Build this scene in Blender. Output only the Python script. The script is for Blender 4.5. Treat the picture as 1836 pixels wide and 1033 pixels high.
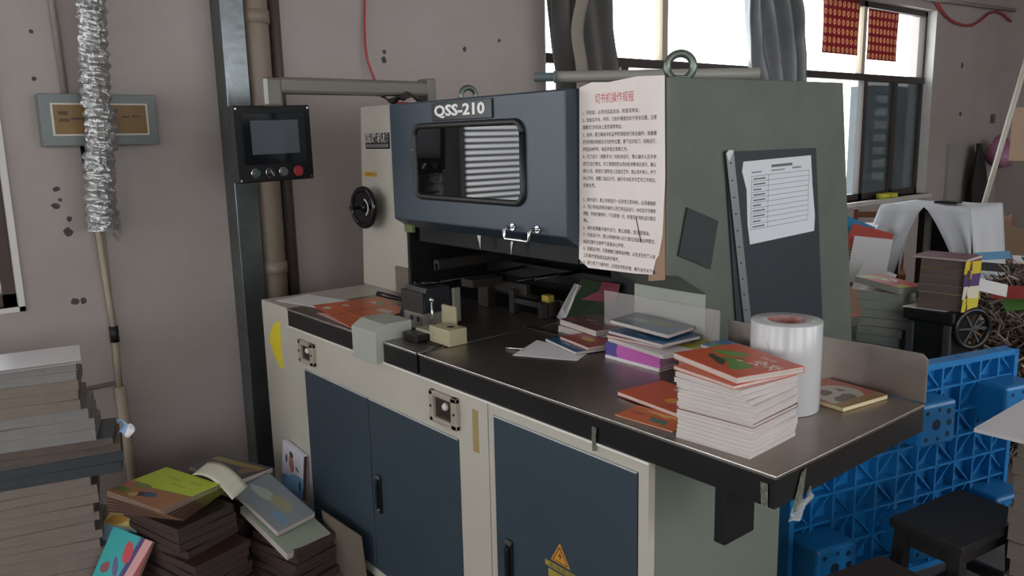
import bpy, bmesh, math, random
from mathutils import Vector, Matrix, noise
random.seed(11)
for o in list(bpy.data.objects): bpy.data.objects.remove(o)
S = bpy.context.scene
COL = S.collection
R = math.radians

# ------------------------------------------------------------------ camera
yaw, pit, rol = R(140.796), R(10.444), R(-1.290)
f = Vector((math.cos(yaw)*math.cos(pit), math.sin(yaw)*math.cos(pit), -math.sin(pit)))
r = f.cross(Vector((0, 0, 1))).normalized(); u = r.cross(f)
r2 = r*math.cos(rol)+u*math.sin(rol); u2 = -r*math.sin(rol)+u*math.cos(rol)
cd = bpy.data.cameras.new('camera'); cd.lens = 36*1445.61/1836; cd.sensor_width = 36; cd.clip_start = .02
cam = bpy.data.objects.new('camera', cd); COL.objects.link(cam)
M = Matrix((r2, u2, -f)).transposed().to_4x4(); M.translation = (.7885, -1.2664, 1.559)
cam.matrix_world = M; S.camera = cam
# ------------------------------------------------------------------ light and exposure
S.view_settings.view_transform = 'Standard'; S.view_settings.look = 'None'
S.view_settings.gamma = 1; S.view_settings.use_curve_mapping = False
S.view_settings.exposure = 0.15
w = bpy.data.worlds.new('overcast_sky'); S.world = w; w.use_nodes = True
bg = w.node_tree.nodes['Background']; bg.inputs[0].default_value = (.95, .975, 1, 1); bg.inputs[1].default_value = 5.4

# ------------------------------------------------------------------ materials
def lin(c):
    if isinstance(c, str):
        c = [int(c[i:i+2], 16)/255 for i in (0, 2, 4)]
    return tuple((v/12.92 if v <= .04045 else ((v+.055)/1.055)**2.4) for v in c)+(1,)
MATS = {}
def mat(name, col, rough=.5, metal=0, var=0, vscale=6, col2=None, bump=0, bscale=40, spec=.5, coat=0, trans=0, ior=1.5, alpha=1, stripes=None, emit=0):
    if name in MATS: return MATS[name]
    m = bpy.data.materials.new(name); m.use_nodes = True
    nt = m.node_tree; b = nt.nodes['Principled BSDF']; N = nt.nodes.new; L = nt.links.new
    c = lin(col); b.inputs['Base Color'].default_value = c
    b.inputs['Roughness'].default_value = rough; b.inputs['Metallic'].default_value = metal
    b.inputs['Specular IOR Level'].default_value = spec; b.inputs['Coat Weight'].default_value = coat
    b.inputs['Transmission Weight'].default_value = trans; b.inputs['IOR'].default_value = ior; b.inputs['Alpha'].default_value = alpha
    tc = N('ShaderNodeTexCoord')
    src = None
    if var:
        nz = N('ShaderNodeTexNoise'); nz.inputs['Scale'].default_value = vscale; nz.inputs['Detail'].default_value = 6; nz.inputs['Roughness'].default_value = .65
        L(tc.outputs['Object'], nz.inputs['Vector'])
        rp = N('ShaderNodeValToRGB'); rp.color_ramp.elements[0].position = .35; rp.color_ramp.elements[1].position = .7
        c2 = lin(col2) if col2 else tuple(v*.45 for v in c[:3])+(1,)
        mx = tuple(c[i]*(1-var)+c2[i]*var for i in range(3))+(1,)
        rp.color_ramp.elements[0].color = mx; rp.color_ramp.elements[1].color = c
        L(nz.outputs['Fac'], rp.inputs['Fac']); src = rp.outputs['Color']
    if stripes:   # page edges: fine horizontal lines along local z
        sc, amt = stripes
        mpp = N('ShaderNodeMapping'); mpp.inputs['Scale'].default_value = (5, 5, sc*4); L(tc.outputs['Object'], mpp.inputs['Vector'])
        wv = N('ShaderNodeTexNoise'); wv.inputs['Scale'].default_value = 1; wv.inputs['Detail'].default_value = 3
        L(mpp.outputs['Vector'], wv.inputs['Vector'])
        mm = N('ShaderNodeMix'); mm.data_type = 'RGBA'; mm.blend_type = 'MULTIPLY'
        mr = N('ShaderNodeMapRange'); mr.inputs[1].default_value = .3; mr.inputs[2].default_value = .65; mr.inputs[3].default_value = 1-amt; mr.inputs[4].default_value = 1
        L(wv.outputs['Fac'], mr.inputs[0]); mm.inputs[0].default_value = 1
        if src: L(src, mm.inputs[6])
        else: mm.inputs[6].default_value = c
        L(mr.outputs[0], mm.inputs[7]); src = mm.outputs[2]
    if src: L(src, b.inputs['Base Color'])
    if bump:
        nb = N('ShaderNodeTexNoise'); nb.inputs['Scale'].default_value = bscale; nb.inputs['Detail'].default_value = 4
        L(tc.outputs['Object'], nb.inputs['Vector'])
        bp = N('ShaderNodeBump'); bp.inputs['Strength'].default_value = bump; bp.inputs['Distance'].default_value = .01
        L(nb.outputs['Fac'], bp.inputs['Height']); L(bp.outputs['Normal'], b.inputs['Normal'])
    MATS[name] = m; return m

def art(name, base, shapes, rough=.32, warp=.05, wscale=4):
    """printed cover: flat shapes (kind, cx, cy, rx, ry, angle, colour) over a base colour, in the cover's own 0..1 frame"""
    if name in MATS: return MATS[name]
    m = bpy.data.materials.new(name); m.use_nodes = True
    nt = m.node_tree; b = nt.nodes['Principled BSDF']; N = nt.nodes.new; L = nt.links.new
    b.inputs['Roughness'].default_value = rough
    tc = N('ShaderNodeTexCoord'); v = tc.outputs['Generated']
    nz = N('ShaderNodeTexNoise'); nz.inputs['Scale'].default_value = wscale; nz.inputs['Detail'].default_value = 2
    L(v, nz.inputs['Vector'])
    s1 = N('ShaderNodeVectorMath'); s1.operation = 'SUBTRACT'; s1.inputs[1].default_value = (.5, .5, .5); L(nz.outputs['Color'], s1.inputs[0])
    s2 = N('ShaderNodeVectorMath'); s2.operation = 'SCALE'; s2.inputs['Scale'].default_value = warp*2; L(s1.outputs[0], s2.inputs[0])
    s3 = N('ShaderNodeVectorMath'); s3.operation = 'ADD'; L(v, s3.inputs[0]); L(s2.outputs[0], s3.inputs[1]); vw = s3.outputs[0]
    cur = None; cc = lin(base)
    for (k, cx, cy, rx, ry, an, co) in shapes:
        a = N('ShaderNodeVectorMath'); a.operation = 'SUBTRACT'; a.inputs[1].default_value = (cx, cy, 0); L(vw if k != 'box' else v, a.inputs[0])
        ro = N('ShaderNodeVectorRotate'); ro.rotation_type = 'Z_AXIS'; ro.inputs['Angle'].default_value = -R(an); L(a.outputs[0], ro.inputs['Vector'])
        sc = N('ShaderNodeVectorMath'); sc.operation = 'MULTIPLY'; sc.inputs[1].default_value = (1/rx, 1/ry, 0); L(ro.outputs[0], sc.inputs[0])
        if k == 'ell':
            d = N('ShaderNodeVectorMath'); d.operation = 'LENGTH'; L(sc.outputs[0], d.inputs[0]); dist = d.outputs['Value']
        elif k == 'ring':
            d = N('ShaderNodeVectorMath'); d.operation = 'LENGTH'; L(sc.outputs[0], d.inputs[0])
            q = N('ShaderNodeMath'); q.operation = 'SUBTRACT'; q.inputs[1].default_value = 1; L(d.outputs['Value'], q.inputs[0])
            q2 = N('ShaderNodeMath'); q2.operation = 'ABSOLUTE'; L(q.outputs[0], q2.inputs[0])
            q3 = N('ShaderNodeMath'); q3.operation = 'MULTIPLY'; q3.inputs[1].default_value = 4; L(q2.outputs[0], q3.inputs[0]); dist = q3.outputs[0]
        else:
            d = N('ShaderNodeVectorMath'); d.operation = 'ABSOLUTE'; L(sc.outputs[0], d.inputs[0])
            sp = N('ShaderNodeSeparateXYZ'); L(d.outputs[0], sp.inputs[0])
            mxx = N('ShaderNodeMath'); mxx.operation = 'MAXIMUM'; L(sp.outputs[0], mxx.inputs[0]); L(sp.outputs[1], mxx.inputs[1]); dist = mxx.outputs[0]
        lt = N('ShaderNodeMath'); lt.operation = 'LESS_THAN'; lt.inputs[1].default_value = 1; L(dist, lt.inputs[0])
        mx = N('ShaderNodeMix'); mx.data_type = 'RGBA'; L(lt.outputs[0], mx.inputs[0])
        if cur is None: mx.inputs[6].default_value = cc
        else: L(cur, mx.inputs[6])
        mx.inputs[7].default_value = lin(co); cur = mx.outputs[2]
    if cur is None: b.inputs['Base Color'].default_value = cc
    else: L(cur, b.inputs['Base Color'])
    MATS[name] = m; return m

# ------------------------------------------------------------------ geometry helpers
class B:
    def __init__(s): s.bm = bmesh.new()
    def box(s, x0, x1, y0, y1, z0, z1, bev=0, mx=None, m=0, seg=2):
        vs = [s.bm.verts.new((x, y, z)) for z in (z0, z1) for y in (y0, y1) for x in (x0, x1)]
        fs = [s.bm.faces.new([vs[i] for i in q]) for q in ((0, 2, 3, 1), (4, 5, 7, 6), (0, 1, 5, 4), (2, 6, 7, 3), (0, 4, 6, 2), (1, 3, 7, 5))]
        for q in fs: q.material_index = m
        if bev:
            es = list({e for q in fs for e in q.edges})
            g = bmesh.ops.bevel(s.bm, geom=es, offset=bev, segments=seg, affect='EDGES', profile=.5)
            vs = list({v for v in g['verts']} | {v for v in vs if v.is_valid})
            for q in g['faces']: q.material_index = m
        if mx is not None:
            for v in vs:
                if v.is_valid: v.co = mx @ v.co
        return s
    def prism(s, poly, axis, a, b, m=0, bev=0):
        """poly in the two other axes (in order x,y,z without the axis), extruded from a to b along the axis"""
        def P(p, t):
            l = list(p); l.insert('xyz'.index(axis), t); return l
        va = [s.bm.verts.new(P(p, a)) for p in poly]; vb = [s.bm.verts.new(P(p, b)) for p in poly]
        n = len(poly); fs = [s.bm.faces.new(va), s.bm.faces.new(vb[::-1])]
        for i in range(n): fs.append(s.bm.faces.new((va[i], vb[i], vb[(i+1) % n], va[(i+1) % n])))
        for q in fs: q.material_index = m
        bmesh.ops.recalc_face_normals(s.bm, faces=fs)
        if bev:
            es = list({e for q in fs for e in q.edges})
            bmesh.ops.bevel(s.bm, geom=es, offset=bev, segments=2, affect='EDGES', profile=.5)
        return s
    def tube(s, pts, rad, n=10, m=0, caps=True):
        pts = [Vector(p) for p in pts]; rs = rad if isinstance(rad, (list, tuple)) else [rad]*len(pts)
        prev = None; rings = []
        for i, p in enumerate(pts):
            t = (pts[min(i+1, len(pts)-1)]-pts[max(i-1, 0)]).normalized()
            if prev is None:
                a = t.cross(Vector((0, 0, 1)) if abs(t.z) < .9 else Vector((1, 0, 0))).normalized()
            else: a = (prev-t*prev.dot(t)).normalized()
            prev = a; b2 = t.cross(a)
            rings.append([s.bm.verts.new(p+(a*math.cos(2*math.pi*k/n)+b2*math.sin(2*math.pi*k/n))*rs[i]) for k in range(n)])
        for i in range(len(rings)-1):
            for k in range(n):
                q = s.bm.faces.new((rings[i][k], rings[i][(k+1) % n], rings[i+1][(k+1) % n], rings[i+1][k])); q.material_index = m; q.smooth = True
        if caps:
            s.bm.faces.new(rings[0][::-1]).material_index = m; s.bm.faces.new(rings[-1]).material_index = m
        return s
    def lathe(s, prof, n=32, mx=None, m=0, caps=True):
        mx = mx or Matrix(); rings = []
        for (rad, z) in prof:
            rings.append([s.bm.verts.new(mx @ Vector((rad*math.cos(2*math.pi*k/n), rad*math.sin(2*math.pi*k/n), z))) for k in range(n)])
        for i in range(len(rings)-1):
            for k in range(n):
                q = s.bm.faces.new((rings[i][k], rings[i][(k+1) % n], rings[i+1][(k+1) % n], rings[i+1][k])); q.material_index = m; q.smooth = True
        if caps:
            s.bm.faces.new(rings[0][::-1]).material_index = m; s.bm.faces.new(rings[-1]).material_index = m
        return s
    def torus(s, mx, Rr, rr, n=28, k=10, m=0, a0=0, a1=2*math.pi):
        full = abs(a1-a0-2*math.pi) < 1e-6; cnt = n if full else n+1; rings = []
        for i in range(cnt):
            a = a0+(a1-a0)*i/n
            rings.append([s.bm.verts.new(mx @ Vector(((Rr+rr*math.cos(2*math.pi*j/k))*math.cos(a), (Rr+rr*math.cos(2*math.pi*j/k))*math.sin(a), rr*math.sin(2*math.pi*j/k)))) for j in range(k)])
        for i in range(cnt if full else cnt-1):
            for j in range(k):
                A, Bq = rings[i], rings[(i+1) % cnt]
                q = s.bm.faces.new((A[j], Bq[j], Bq[(j+1) % k], A[(j+1) % k])); q.material_index = m; q.smooth = True
        return s
    def grid(s, fn, nu, nv, m=0, smooth=True):
        vs = [[s.bm.verts.new(fn(i/nu, j/nv)) for j in range(nv+1)] for i in range(nu+1)]
        for i in range(nu):
            for j in range(nv):
                q = s.bm.faces.new((vs[i][j], vs[i+1][j], vs[i+1][j+1], vs[i][j+1])); q.smooth = smooth; q.material_index = m
        return s
    def done(s, name, mats, parent=None, world=True, smooth=False, solid=0):
        if parent is not None and world:
            bmesh.ops.translate(s.bm, vec=-Vector(WLOC[parent.name]), verts=s.bm.verts)
        me = bpy.data.meshes.new(name); bmesh.ops.recalc_face_normals(s.bm, faces=s.bm.faces) if not solid else None
        s.bm.to_mesh(me); s.bm.free()
        for q in (mats if isinstance(mats, (list, tuple)) else [mats]): me.materials.append(q)
        if smooth:
            for p in me.polygons: p.use_smooth = True
        o = bpy.data.objects.new(name, me); COL.objects.link(o)
        if parent is not None: o.parent = parent; WLOC[o.name] = WLOC[parent.name]
        else: WLOC[o.name] = (0, 0, 0)
        if solid:
            md = o.modifiers.new('thickness', 'SOLIDIFY'); md.thickness = solid; md.offset = 0
        return o
WLOC = {}
def tag(o, label, cat, group=None, kind=None):
    o['label'] = label; o['category'] = cat
    if group: o['group'] = group
    if kind: o['kind'] = kind
    return o
def thing(name, label, cat, loc=(0, 0, 0), rot=None, group=None, mx=None):
    o = bpy.data.objects.new(name, None); COL.objects.link(o); o.empty_display_size = .05
    o.location = loc; WLOC[o.name] = tuple(loc)
    if rot: o.rotation_euler = rot
    if mx is not None: o.matrix_world = mx
    return tag(o, label, cat, group)
def struct(o): o['kind'] = 'structure'; return o
def copyo(src, parent=None):
    c = src.copy(); COL.objects.link(c); c.parent = parent; return c
def text(body, size, material, parent, mx, name='lettering', extrude=0, width=None, bold=0, align='LEFT'):
    """flat or raised lettering; mx places the text plane in the parent's frame"""
    c = bpy.data.curves.new('t', 'FONT'); c.body = body; c.size = size; c.extrude = extrude; c.offset = bold; c.align_x = align; c.resolution_u = 2
    t = bpy.data.objects.new('t', c); COL.objects.link(t); bpy.context.view_layer.update()
    me = bpy.data.meshes.new_from_object(t.evaluated_get(bpy.context.evaluated_depsgraph_get()))
    bpy.data.objects.remove(t)
    if width and len(me.vertices):
        xs = [v.co.x for v in me.vertices]; wd = max(xs)-min(xs); k = width/wd; x0 = min(xs)
        for v in me.vertices: v.co.x = (v.co.x-x0)*k
    me.transform(mx); me.materials.clear(); me.materials.append(material); me.name = name
    o = bpy.data.objects.new(name, me); COL.objects.link(o)
    if parent is not None: o.parent = parent
    return o
def frame(o, x, y, z=None):
    """matrix with origin o and axes x, y (z = x cross y)"""
    x = Vector(x).normalized(); y = Vector(y); y = (y-x*y.dot(x)).normalized(); z = x.cross(y)
    m = Matrix((x, y, z)).transposed().to_4x4(); m.translation = Vector(o); return m
ORD = ['zeroth', 'first', 'second', 'third', 'fourth', 'fifth', 'sixth', 'seventh', 'eighth', 'ninth', 'tenth', 'eleventh', 'twelfth', 'thirteenth', 'fourteenth', 'fifteenth', 'sixteenth', 'seventeenth', 'eighteenth', 'nineteenth', 'twentieth', 'twenty-first', 'twenty-second', 'twenty-third', 'twenty-fourth', 'twenty-fifth', 'twenty-sixth', 'twenty-seventh', 'twenty-eighth', 'twenty-ninth', 'thirtieth']

# ------------------------------------------------------------------ shared materials
PAINT = mat('cream_grey_paint', 'b9b4a8', .42, var=.12, vscale=3, bump=.06, bscale=250)
GREEN = mat('grey_green_paint', '5d6359', .5, var=.42, vscale=4, col2='3c4138', bump=.05, bscale=200)
PALEG = mat('pale_green_grey_paint', 'a3a79b', .45, var=.12)
NAVY = mat('slate_blue_paint', '36434e', .38, var=.18, vscale=4, bump=.04, bscale=250)
NAVYD = mat('dark_navy_panel', '222a31', .5, var=.15)
BLACK = mat('black_metal', '151415', .35, var=.2)
STEEL = mat('worn_steel_top', 'a89e97', .38, metal=1, var=.45, vscale=3.5, col2='6a625c', bump=.03, bscale=30)
DSTEEL = mat('dark_steel', '4d4a48', .4, metal=1, var=.3)
BSTEEL = mat('bright_steel', 'b9b8b4', .25, metal=1)
CHROME = mat('chrome', 'd8d8d8', .08, metal=1)
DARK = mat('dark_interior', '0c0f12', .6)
GASKET = mat('rubber_gasket', '1a1a1b', .45)
BLKPL = mat('black_plastic', '0f1012', .3)
WHITEP = mat('white_paper', 'e6e4e6', .6)
PAGES = mat('page_edges', 'cfc3ba', .75, stripes=(170, .34), var=.12, vscale=20)
PAGESD = mat('dusty_page_edges', '8a7c72', .8, stripes=(230, .35), var=.3, vscale=9)
PAGESB = mat('brown_page_edges', '463530', .8, stripes=(230, .35), var=.3, vscale=9)
PAGESG = mat('grey_green_page_edges', 'a9ada2', .75, stripes=(220, .3))
WHITET = mat('white_lettering', 'e9e9e6', .5)
INK = mat('printed_ink', '2c2727', .7)
REDINK = mat('red_ink', 'c05a5a', .7)

# ================================================================== THE ROOM
WX = -2.975
WALL = mat('dirty_white_plaster', 'aba19d', .85, var=.28, vscale=1.3, col2='857871', bump=.12, bscale=35)
FLOORM = mat('dirty_concrete', '6f6863', .8, var=.5, vscale=2)
o = B().box(-3.3, 5.2, -6.5, 9.4, -.1, 0).done('floor', FLOORM); struct(o)
o = B().box(-3.3, 5.2, -6.5, 9.4, 3.4, 3.5).done('ceiling', mat('ceiling_paint', 'b5b0aa', .9)); struct(o)
# window openings in the left wall: (y0, y1, z0, z1)
WIN = [(-6.0, -3.7, .93, 2.72), (-3.1, -.785, .935, 2.72), (2.10, 4.60, .92, 2.72), (4.83, 7.33, .92, 2.72)]
b = B(); ys = -6.5
for (y0, y1, z0, z1) in WIN:
    b.box(WX-.24, WX, ys, y0, 0, 3.4); b.box(WX-.24, WX, y0, y1, 0, z0); b.box(WX-.24, WX, y0, y1, z1, 3.4); ys = y1
b.box(WX-.24, WX, ys, 9.4, 0, 3.4)
wall = struct(b.done('wall_left', WALL))
o = B().box(WX, 5.2, 9.16, 9.4, 0, 3.4).done('wall_back', WALL); struct(o)
b = B(); ys = -6.5
for (y0, y1) in ((-5.5, -3.2), (-2.4, -.1), (.9, 3.2), (4.2, 6.5)):  # openings in the unseen right wall, added to let in side light
    b.box(5.0, 5.2, ys, y0, 0, 3.4); b.box(5.0, 5.2, y0, y1, 0, .93); b.box(5.0, 5.2, y0, y1, 2.75, 3.4); ys = y1
b.box(5.0, 5.2, ys, 9.16, 0, 3.4)
struct(b.done('wall_right', WALL))
b = B(); xs_ = WX
for (x0, x1) in ((-2.6, -.4), (.5, 2.7)):  # openings of the unseen front wall, put in for daylight
    b.box(xs_, x0, -6.7, -6.5, 0, 3.4); b.box(x0, x1, -6.7, -6.5, 0, .93); b.box(x0, x1, -6.7, -6.5, 2.75, 3.4); xs_ = x1
b.box(xs_, 5.2, -6.7, -6.5, 0, 3.4)
struct(b.done('wall_front', WALL))

FRAMEM = mat('brown_window_frame', '3a3330', .45, var=.2)
FRAMEP = mat('pale_window_frame', 'a89a86', .5)
REVEAL = mat('white_reveal', 'd6d3cf', .8, var=.15)
GLASS = mat('window_glass', 'f4f8f8', .02, trans=1, ior=1.1)
TRANSOM = (2.02, 2.08)
def window(n, y0, y1, z0, z1, mull_up, mull_lo, pane=True):
    t = bpy.data.objects.new('window_%d' % n, None); COL.objects.link(t); t['kind'] = 'structure'; WLOC[t.name] = (0, 0, 0)
    x0, x1 = WX-.145, WX-.085
    b = B(); b.box(x0, x1, y0, y0+.05, z0, z1); b.box(x0, x1, y1-.05, y1, z0, z1); b.box(x0, x1, y0, y1, z0, z0+.06); b.box(x0, x1, y0, y1, z1-.05, z1)
    b.done('window_frame', FRAMEM, t)
    B().box(x0-.005, x1+.012, y0, y1, *TRANSOM).done('transom', FRAMEM, t)
    for y in mull_up: B().box(x0, x1, y-.03, y+.03, TRANSOM[1], z1).done('mullion', FRAMEP, t)
    for y in mull_lo: B().box(x0, x1, y-.035, y+.035, z0, TRANSOM[0]).done('mullion', FRAMEM, t)
    ed = [y0]+list(mull_up)+[y1]
    for a, c in zip(ed, ed[1:]): B().box(x0+.036, x0+.041, a+.02, c-.02, TRANSOM[1], z1-.05).done('pane', GLASS, t)
    ed = [y0]+list(mull_lo)+[y1]
    for a, c in zip(ed, ed[1:]): B().box(x0+.036, x0+.041, a+.02, c-.02, z0+.05, TRANSOM[0]).done('pane', GLASS, t)
    b = B(); b.box(WX-.085, WX+.002, y1-.006, y1, z0, z1); b.box(WX-.085, WX+.002, y0, y0+.006, z0, z1)
    b.done('reveal', REVEAL, t)
    B().box(WX-.13, WX+.05, y0-.06, y1+.06, z0-.045, z0, .006).done('window_sill', mat('sill_plaster', 'c9c5be', .8, var=.3), t)
    return t
window(1, *WIN[2], [3.31], [2.9, 3.8])
w2 = window(2, *WIN[3], [6.09], [6.16, 6.75])
for a, c in ((6.195, 6.715), (6.785, 7.28)): B().box(WX-.120, WX-.117, a, c, .98, 2.02).done('insect_screen', mat('dark_mesh', '59646b', .5, alpha=.84, var=.5, vscale=2.5), w2)
# the left-hand window with a louvre grille
t = bpy.data.objects.new('window_3', None); COL.objects.link(t); t['kind'] = 'structure'; WLOC[t.name] = (0, 0, 0)
y0, y1, z0, z1 = WIN[1]
b = B(); b.box(WX-.14, WX-.03, y1-.05, y1-.002, z0, z1); b.box(WX-.14, WX-.03, y0, y0+.05, z0, z1); b.box(WX-.14, WX-.03, y0, y1, z0, z0+.05); b.box(WX-.14, WX-.03, y0, y1, z1-.05, z1)
b.done('window_frame', mat('old_wood_frame', '4a3d36', .7, var=.4), t)
b = B(); b.box(WX-.03, WX+.012, y1-.001, y1+.02, z0-.02, z1+.02); b.box(WX-.03, WX+.012, y0, y1+.02, z0-.02, z0); b.done('reveal', REVEAL, t)
for k in range(34):
    z = z0+.08+k*.037
    B().box(WX-.2, WX-.165, y0+.02, y1-.03, z, z+.016).done('slat', mat('grille_slat', '4a4d50', .6), t)
window(4, *WIN[0], [-4.85], [-4.85])
# yard shed seen through the right-hand panes
t = thing('yard_shed', 'grey shed wall with pale slats seen through the lower right window panes', 'shed', (-4.3, 10, 0))
B().box(-4.6, -4.3, 8.75, 13, 0, 2.12).done('wall', mat('shed_wall', '454c50', .8, var=.4), t)
for k in range(7):
    z = .95+k*.16; B().box(-4.3, -4.27, 8.8, 9.2, z, z+.09).done('slat', mat('shed_slat', 'b9bcbc', .6), t)
b = B(); b.tube([(-4.22, 9.85, 0), (-4.22, 9.82, 1.4), (-4.22, 9.7, 2.0)], .1, 12); b.done('drain_pipe', mat('shed_pipe', '8f9597', .5), t)

# stains and drill holes on the plaster
for (y, z, s) in ((-.62, 2.02, .009), (-.63, 1.84, .01), (-.6, 1.40, .012), (-.61, 1.33, .016), (-.59, 1.355, .008), (-.565, 1.275, .012), (-.575, 1.22, .018), (-.58, .925, .017), (-.55, .925, .014), (.98, 1.98, .016), (.985, 2.02, .011), (1.5, 2.06, .014), (1.75, 2.12, .01), (8.0, 2.22, .03), (8.05, 1.72, .03)):
    n = 9; b = B(); pts = [(y+s*(.7+.5*random.random())*math.cos(2*math.pi*i/n), z+s*(.7+.5*random.random())*math.sin(2*math.pi*i/n)) for i in range(n)]
    b.prism(pts, 'x', WX, WX+.0015).done('plaster_hole', mat('hole_dark', '4a4444', .9), wall, world=True)

# ================================================================== THE MACHINE
mc = thing('book_trimming_machine', 'large cream and slate blue book trimming machine marked QSS-210', 'machine', (-1.2, .4, 0))
def MP(b, name, m, parent=None, **k): return b.done(name, m, parent or mc, **k)
# lower body
b = B()
b.box(-2.15, -.31, .02, .523, .05, .862)
b.box(-2.41, -.60, .523, 1.25, .05, .93)
b.box(-2.36, -.36, .05, .5, 0, .05)
MP(b, 'base_body', mat('body_side_grey_green', '70776c', .45, var=.12, vscale=3))  # darker and greener than the front sheets
MP(B().box(-2.41, -2.155, .0, .523, .05, .93, .004), 'end_post', PAINT)
b = B()   # front sheet left: around the double door
for (x0, x1, z0, z1) in ((-2.157, -2.03, .05, .862), (-2.03, -1.02, .715, .862), (-1.02, -.882, .05, .862), (-2.03, -1.02, .05, .085)):
    b.box(x0, x1, 0, .021, z0, z1)
MP(b, 'front_sheet', PAINT)
b = B()
for (x0, x1, z0, z1) in ((-.878, -.855, .05, .862), (-.855, -.337, .832, .862), (-.337, -.308, .05, .862), (-.855, -.337, .05, .1)):
    b.box(x0, x1, 0, .021, z0, z1)
MP(b, 'front_sheet', PAINT)
def door(x0, x1, z0, z1, hx, hz0, hz1):
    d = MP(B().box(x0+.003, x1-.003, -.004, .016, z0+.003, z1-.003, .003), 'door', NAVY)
    MP(B().box(x0+.004, x1-.004, -.0052, .014, z1-.0035, z1-.0012), 'top_edge_highlight', mat('worn_edge_highlight', 'c3c6c6', .3), d)  # bright strip paints the highlight along the worn top edge of the door
    if hx:
        b = B(); b.box(hx-.014, hx+.014, -.012, -.003, hz0, hz1, .004); b.box(hx-.007, hx+.007, -.022, -.011, hz0+.02, hz1-.02, .003)
        h = MP(b, 'handle', BLKPL, d)
        MP(B().lathe([(.004, 0), (.003, .002)], 8, Matrix.Translation((hx, -.0125, hz0+.012)) @ Matrix.Rotation(R(90), 4, 'X')), 'screw', CHROME, d)
        MP(B().box(hx-.013, hx+.013, -.014, -.011, hz1-.012, hz1-.001), 'handle_trim', CHROME, d)
    return d
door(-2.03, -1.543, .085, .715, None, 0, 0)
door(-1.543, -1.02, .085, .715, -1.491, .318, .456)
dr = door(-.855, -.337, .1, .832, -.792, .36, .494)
# warning stickers on the right-hand door
YEL = mat('warning_yellow', 'c98a2c', .5); YEL2 = mat('sticker_olive', '9a8a38', .5)
b = B(); b.prism([(-.592, .562), (-.626, .506), (-.556, .506)], 'y', -.0052, -.004); MP(b, 'warning_triangle', YEL, dr)
b = B()
P = [(-.592, .5535), (-.6195, .5095), (-.5625, .5095)]; Q = [(-.592, .5485), (-.6155, .5115), (-.5665, .5115)]
for i in range(3):
    j = (i+1) % 3; b.prism([P[i], P[j], Q[j], Q[i]], 'y', -.0056, -.0052)
b.prism([(-.589, .541), (-.597, .525), (-.591, .526), (-.594, .514), (-.585, .530), (-.591, .529)], 'y', -.0056, -.0052)
MP(b, 'warning_mark', INK, dr)
b = B(); b.box(-.648, -.535, -.0052, -.004, .484, .498); MP(b, 'sticker', YEL2, dr)
b = B(); b.box(-.636, -.54, -.0052, -.004, .43, .478); MP(b, 'sticker', YEL2, dr)
t_ = text('有电危险', .012, INK, dr, frame(Vector((-.632, -.0055, .4865))-Vector(WLOC[mc.name]), (1, 0, 0), (0, 0, 1)), 'lettering', width=.09)
# recessed square pulls
SOCK = mat('socket_beige', 'a3988a', .4, var=.15)
for (x0, x1, z0, z1) in ((-2.05, -1.925, .742, .828), (-1.15, -1.012, .742, .838)):
    b = B(); w_ = .02
    for q in ((x0, x1, z1-w_*.8, z1), (x0, x1, z0, z0+w_*.8), (x0, x0+w_, z0, z1), (x1-w_*1.4, x1, z0, z1)): b.box(q[0], q[1], -.014, 0, q[2], q[3], .003)
    p = MP(b, 'recessed_lamp', SOCK)
    b = B(); b.prism([(x0+w_, z0+w_*.8), (x1-w_*1.4, z0+w_*.8), (x1-w_*1.4, z1-w_*.8), (x0+w_, z1-w_*.8)], 'y', -.003, -.001)
    MP(b, 'recess', mat('recess_dark', '3c3430', .25, metal=.3), p)
    cx, cz = (x0+x1)/2, (z0+z1)/2
    b = B(); b.lathe([(.001, .012), (.008, .010), (.012, .004), (.013, 0)], 16, Matrix.Translation((cx+.003, -.002, cz+.008)) @ Matrix.Rotation(R(90), 4, 'X')); MP(b, 'glint_ball', mat('pale_glint', 'cfc8c0', .2), p)  # pale ball standing in for the light reflection inside the recess
    for xs_ in (x1-.01, x0+.01): MP(B().lathe([(.004, 0), (.004, .003)], 8, Matrix.Translation((xs_, -.014, cz)) @ Matrix.Rotation(R(90), 4, 'X')), 'screw', DARK, p)
b = B(); b.box(-.95, -.925, -.0015, 0, .70, .824); MP(b, 'tape_strip', mat('old_tape', 'a08a58', .6, var=.3))
b = B(); b.prism([(-2.235, .866), (-2.285, .85), (-2.335, .80), (-2.345, .765), (-2.315, .72), (-2.262, .672), (-2.235, .67)], 'y', -.004, 0); MP(b, 'yellow_sticker', mat('yellow_vinyl', 'd8c62c', .5))
# table slab
b = B(); b.box(-2.152, -1.228, .0005, .612, .864, .922); b.box(-1.214, 0, .0005, .612, .864, .922); MP(b, 'table_slab', BLACK)
b = B(); b.box(-2.152, -1.228, -.002, .612, .922, .931, .0025); MP(b, 'table_plate', STEEL)
b = B(); b.box(-1.214, 0.002, -.002, .612, .922, .931, .0025); MP(b, 'table_plate', STEEL)
b = B(); b.box(-2.155, -.60, .612, 1.0, .9, .9315); MP(b, 'inner_table', mat('inner_black', '151414', .5))
b = B(); b.box(-2.157, -.306, -.005, .001, .858, .8635, .0015); MP(b, 'edge_lip', mat('highlight_lip', 'e2ded4', .3))  # lip coloured paler than the body to carry its highlight line
for x0_, x1_ in ((-2.152, -1.58), (-1.425, -1.228), (-1.214, .002)): MP(B().box(x0_, x1_, -.0035, .0, .9265, .9318, .0012), 'edge_highlight', mat('highlight_steel', 'd9d6d0', .22, metal=.9))  # bright strips added to strengthen the highlight along the table front edge
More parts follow.
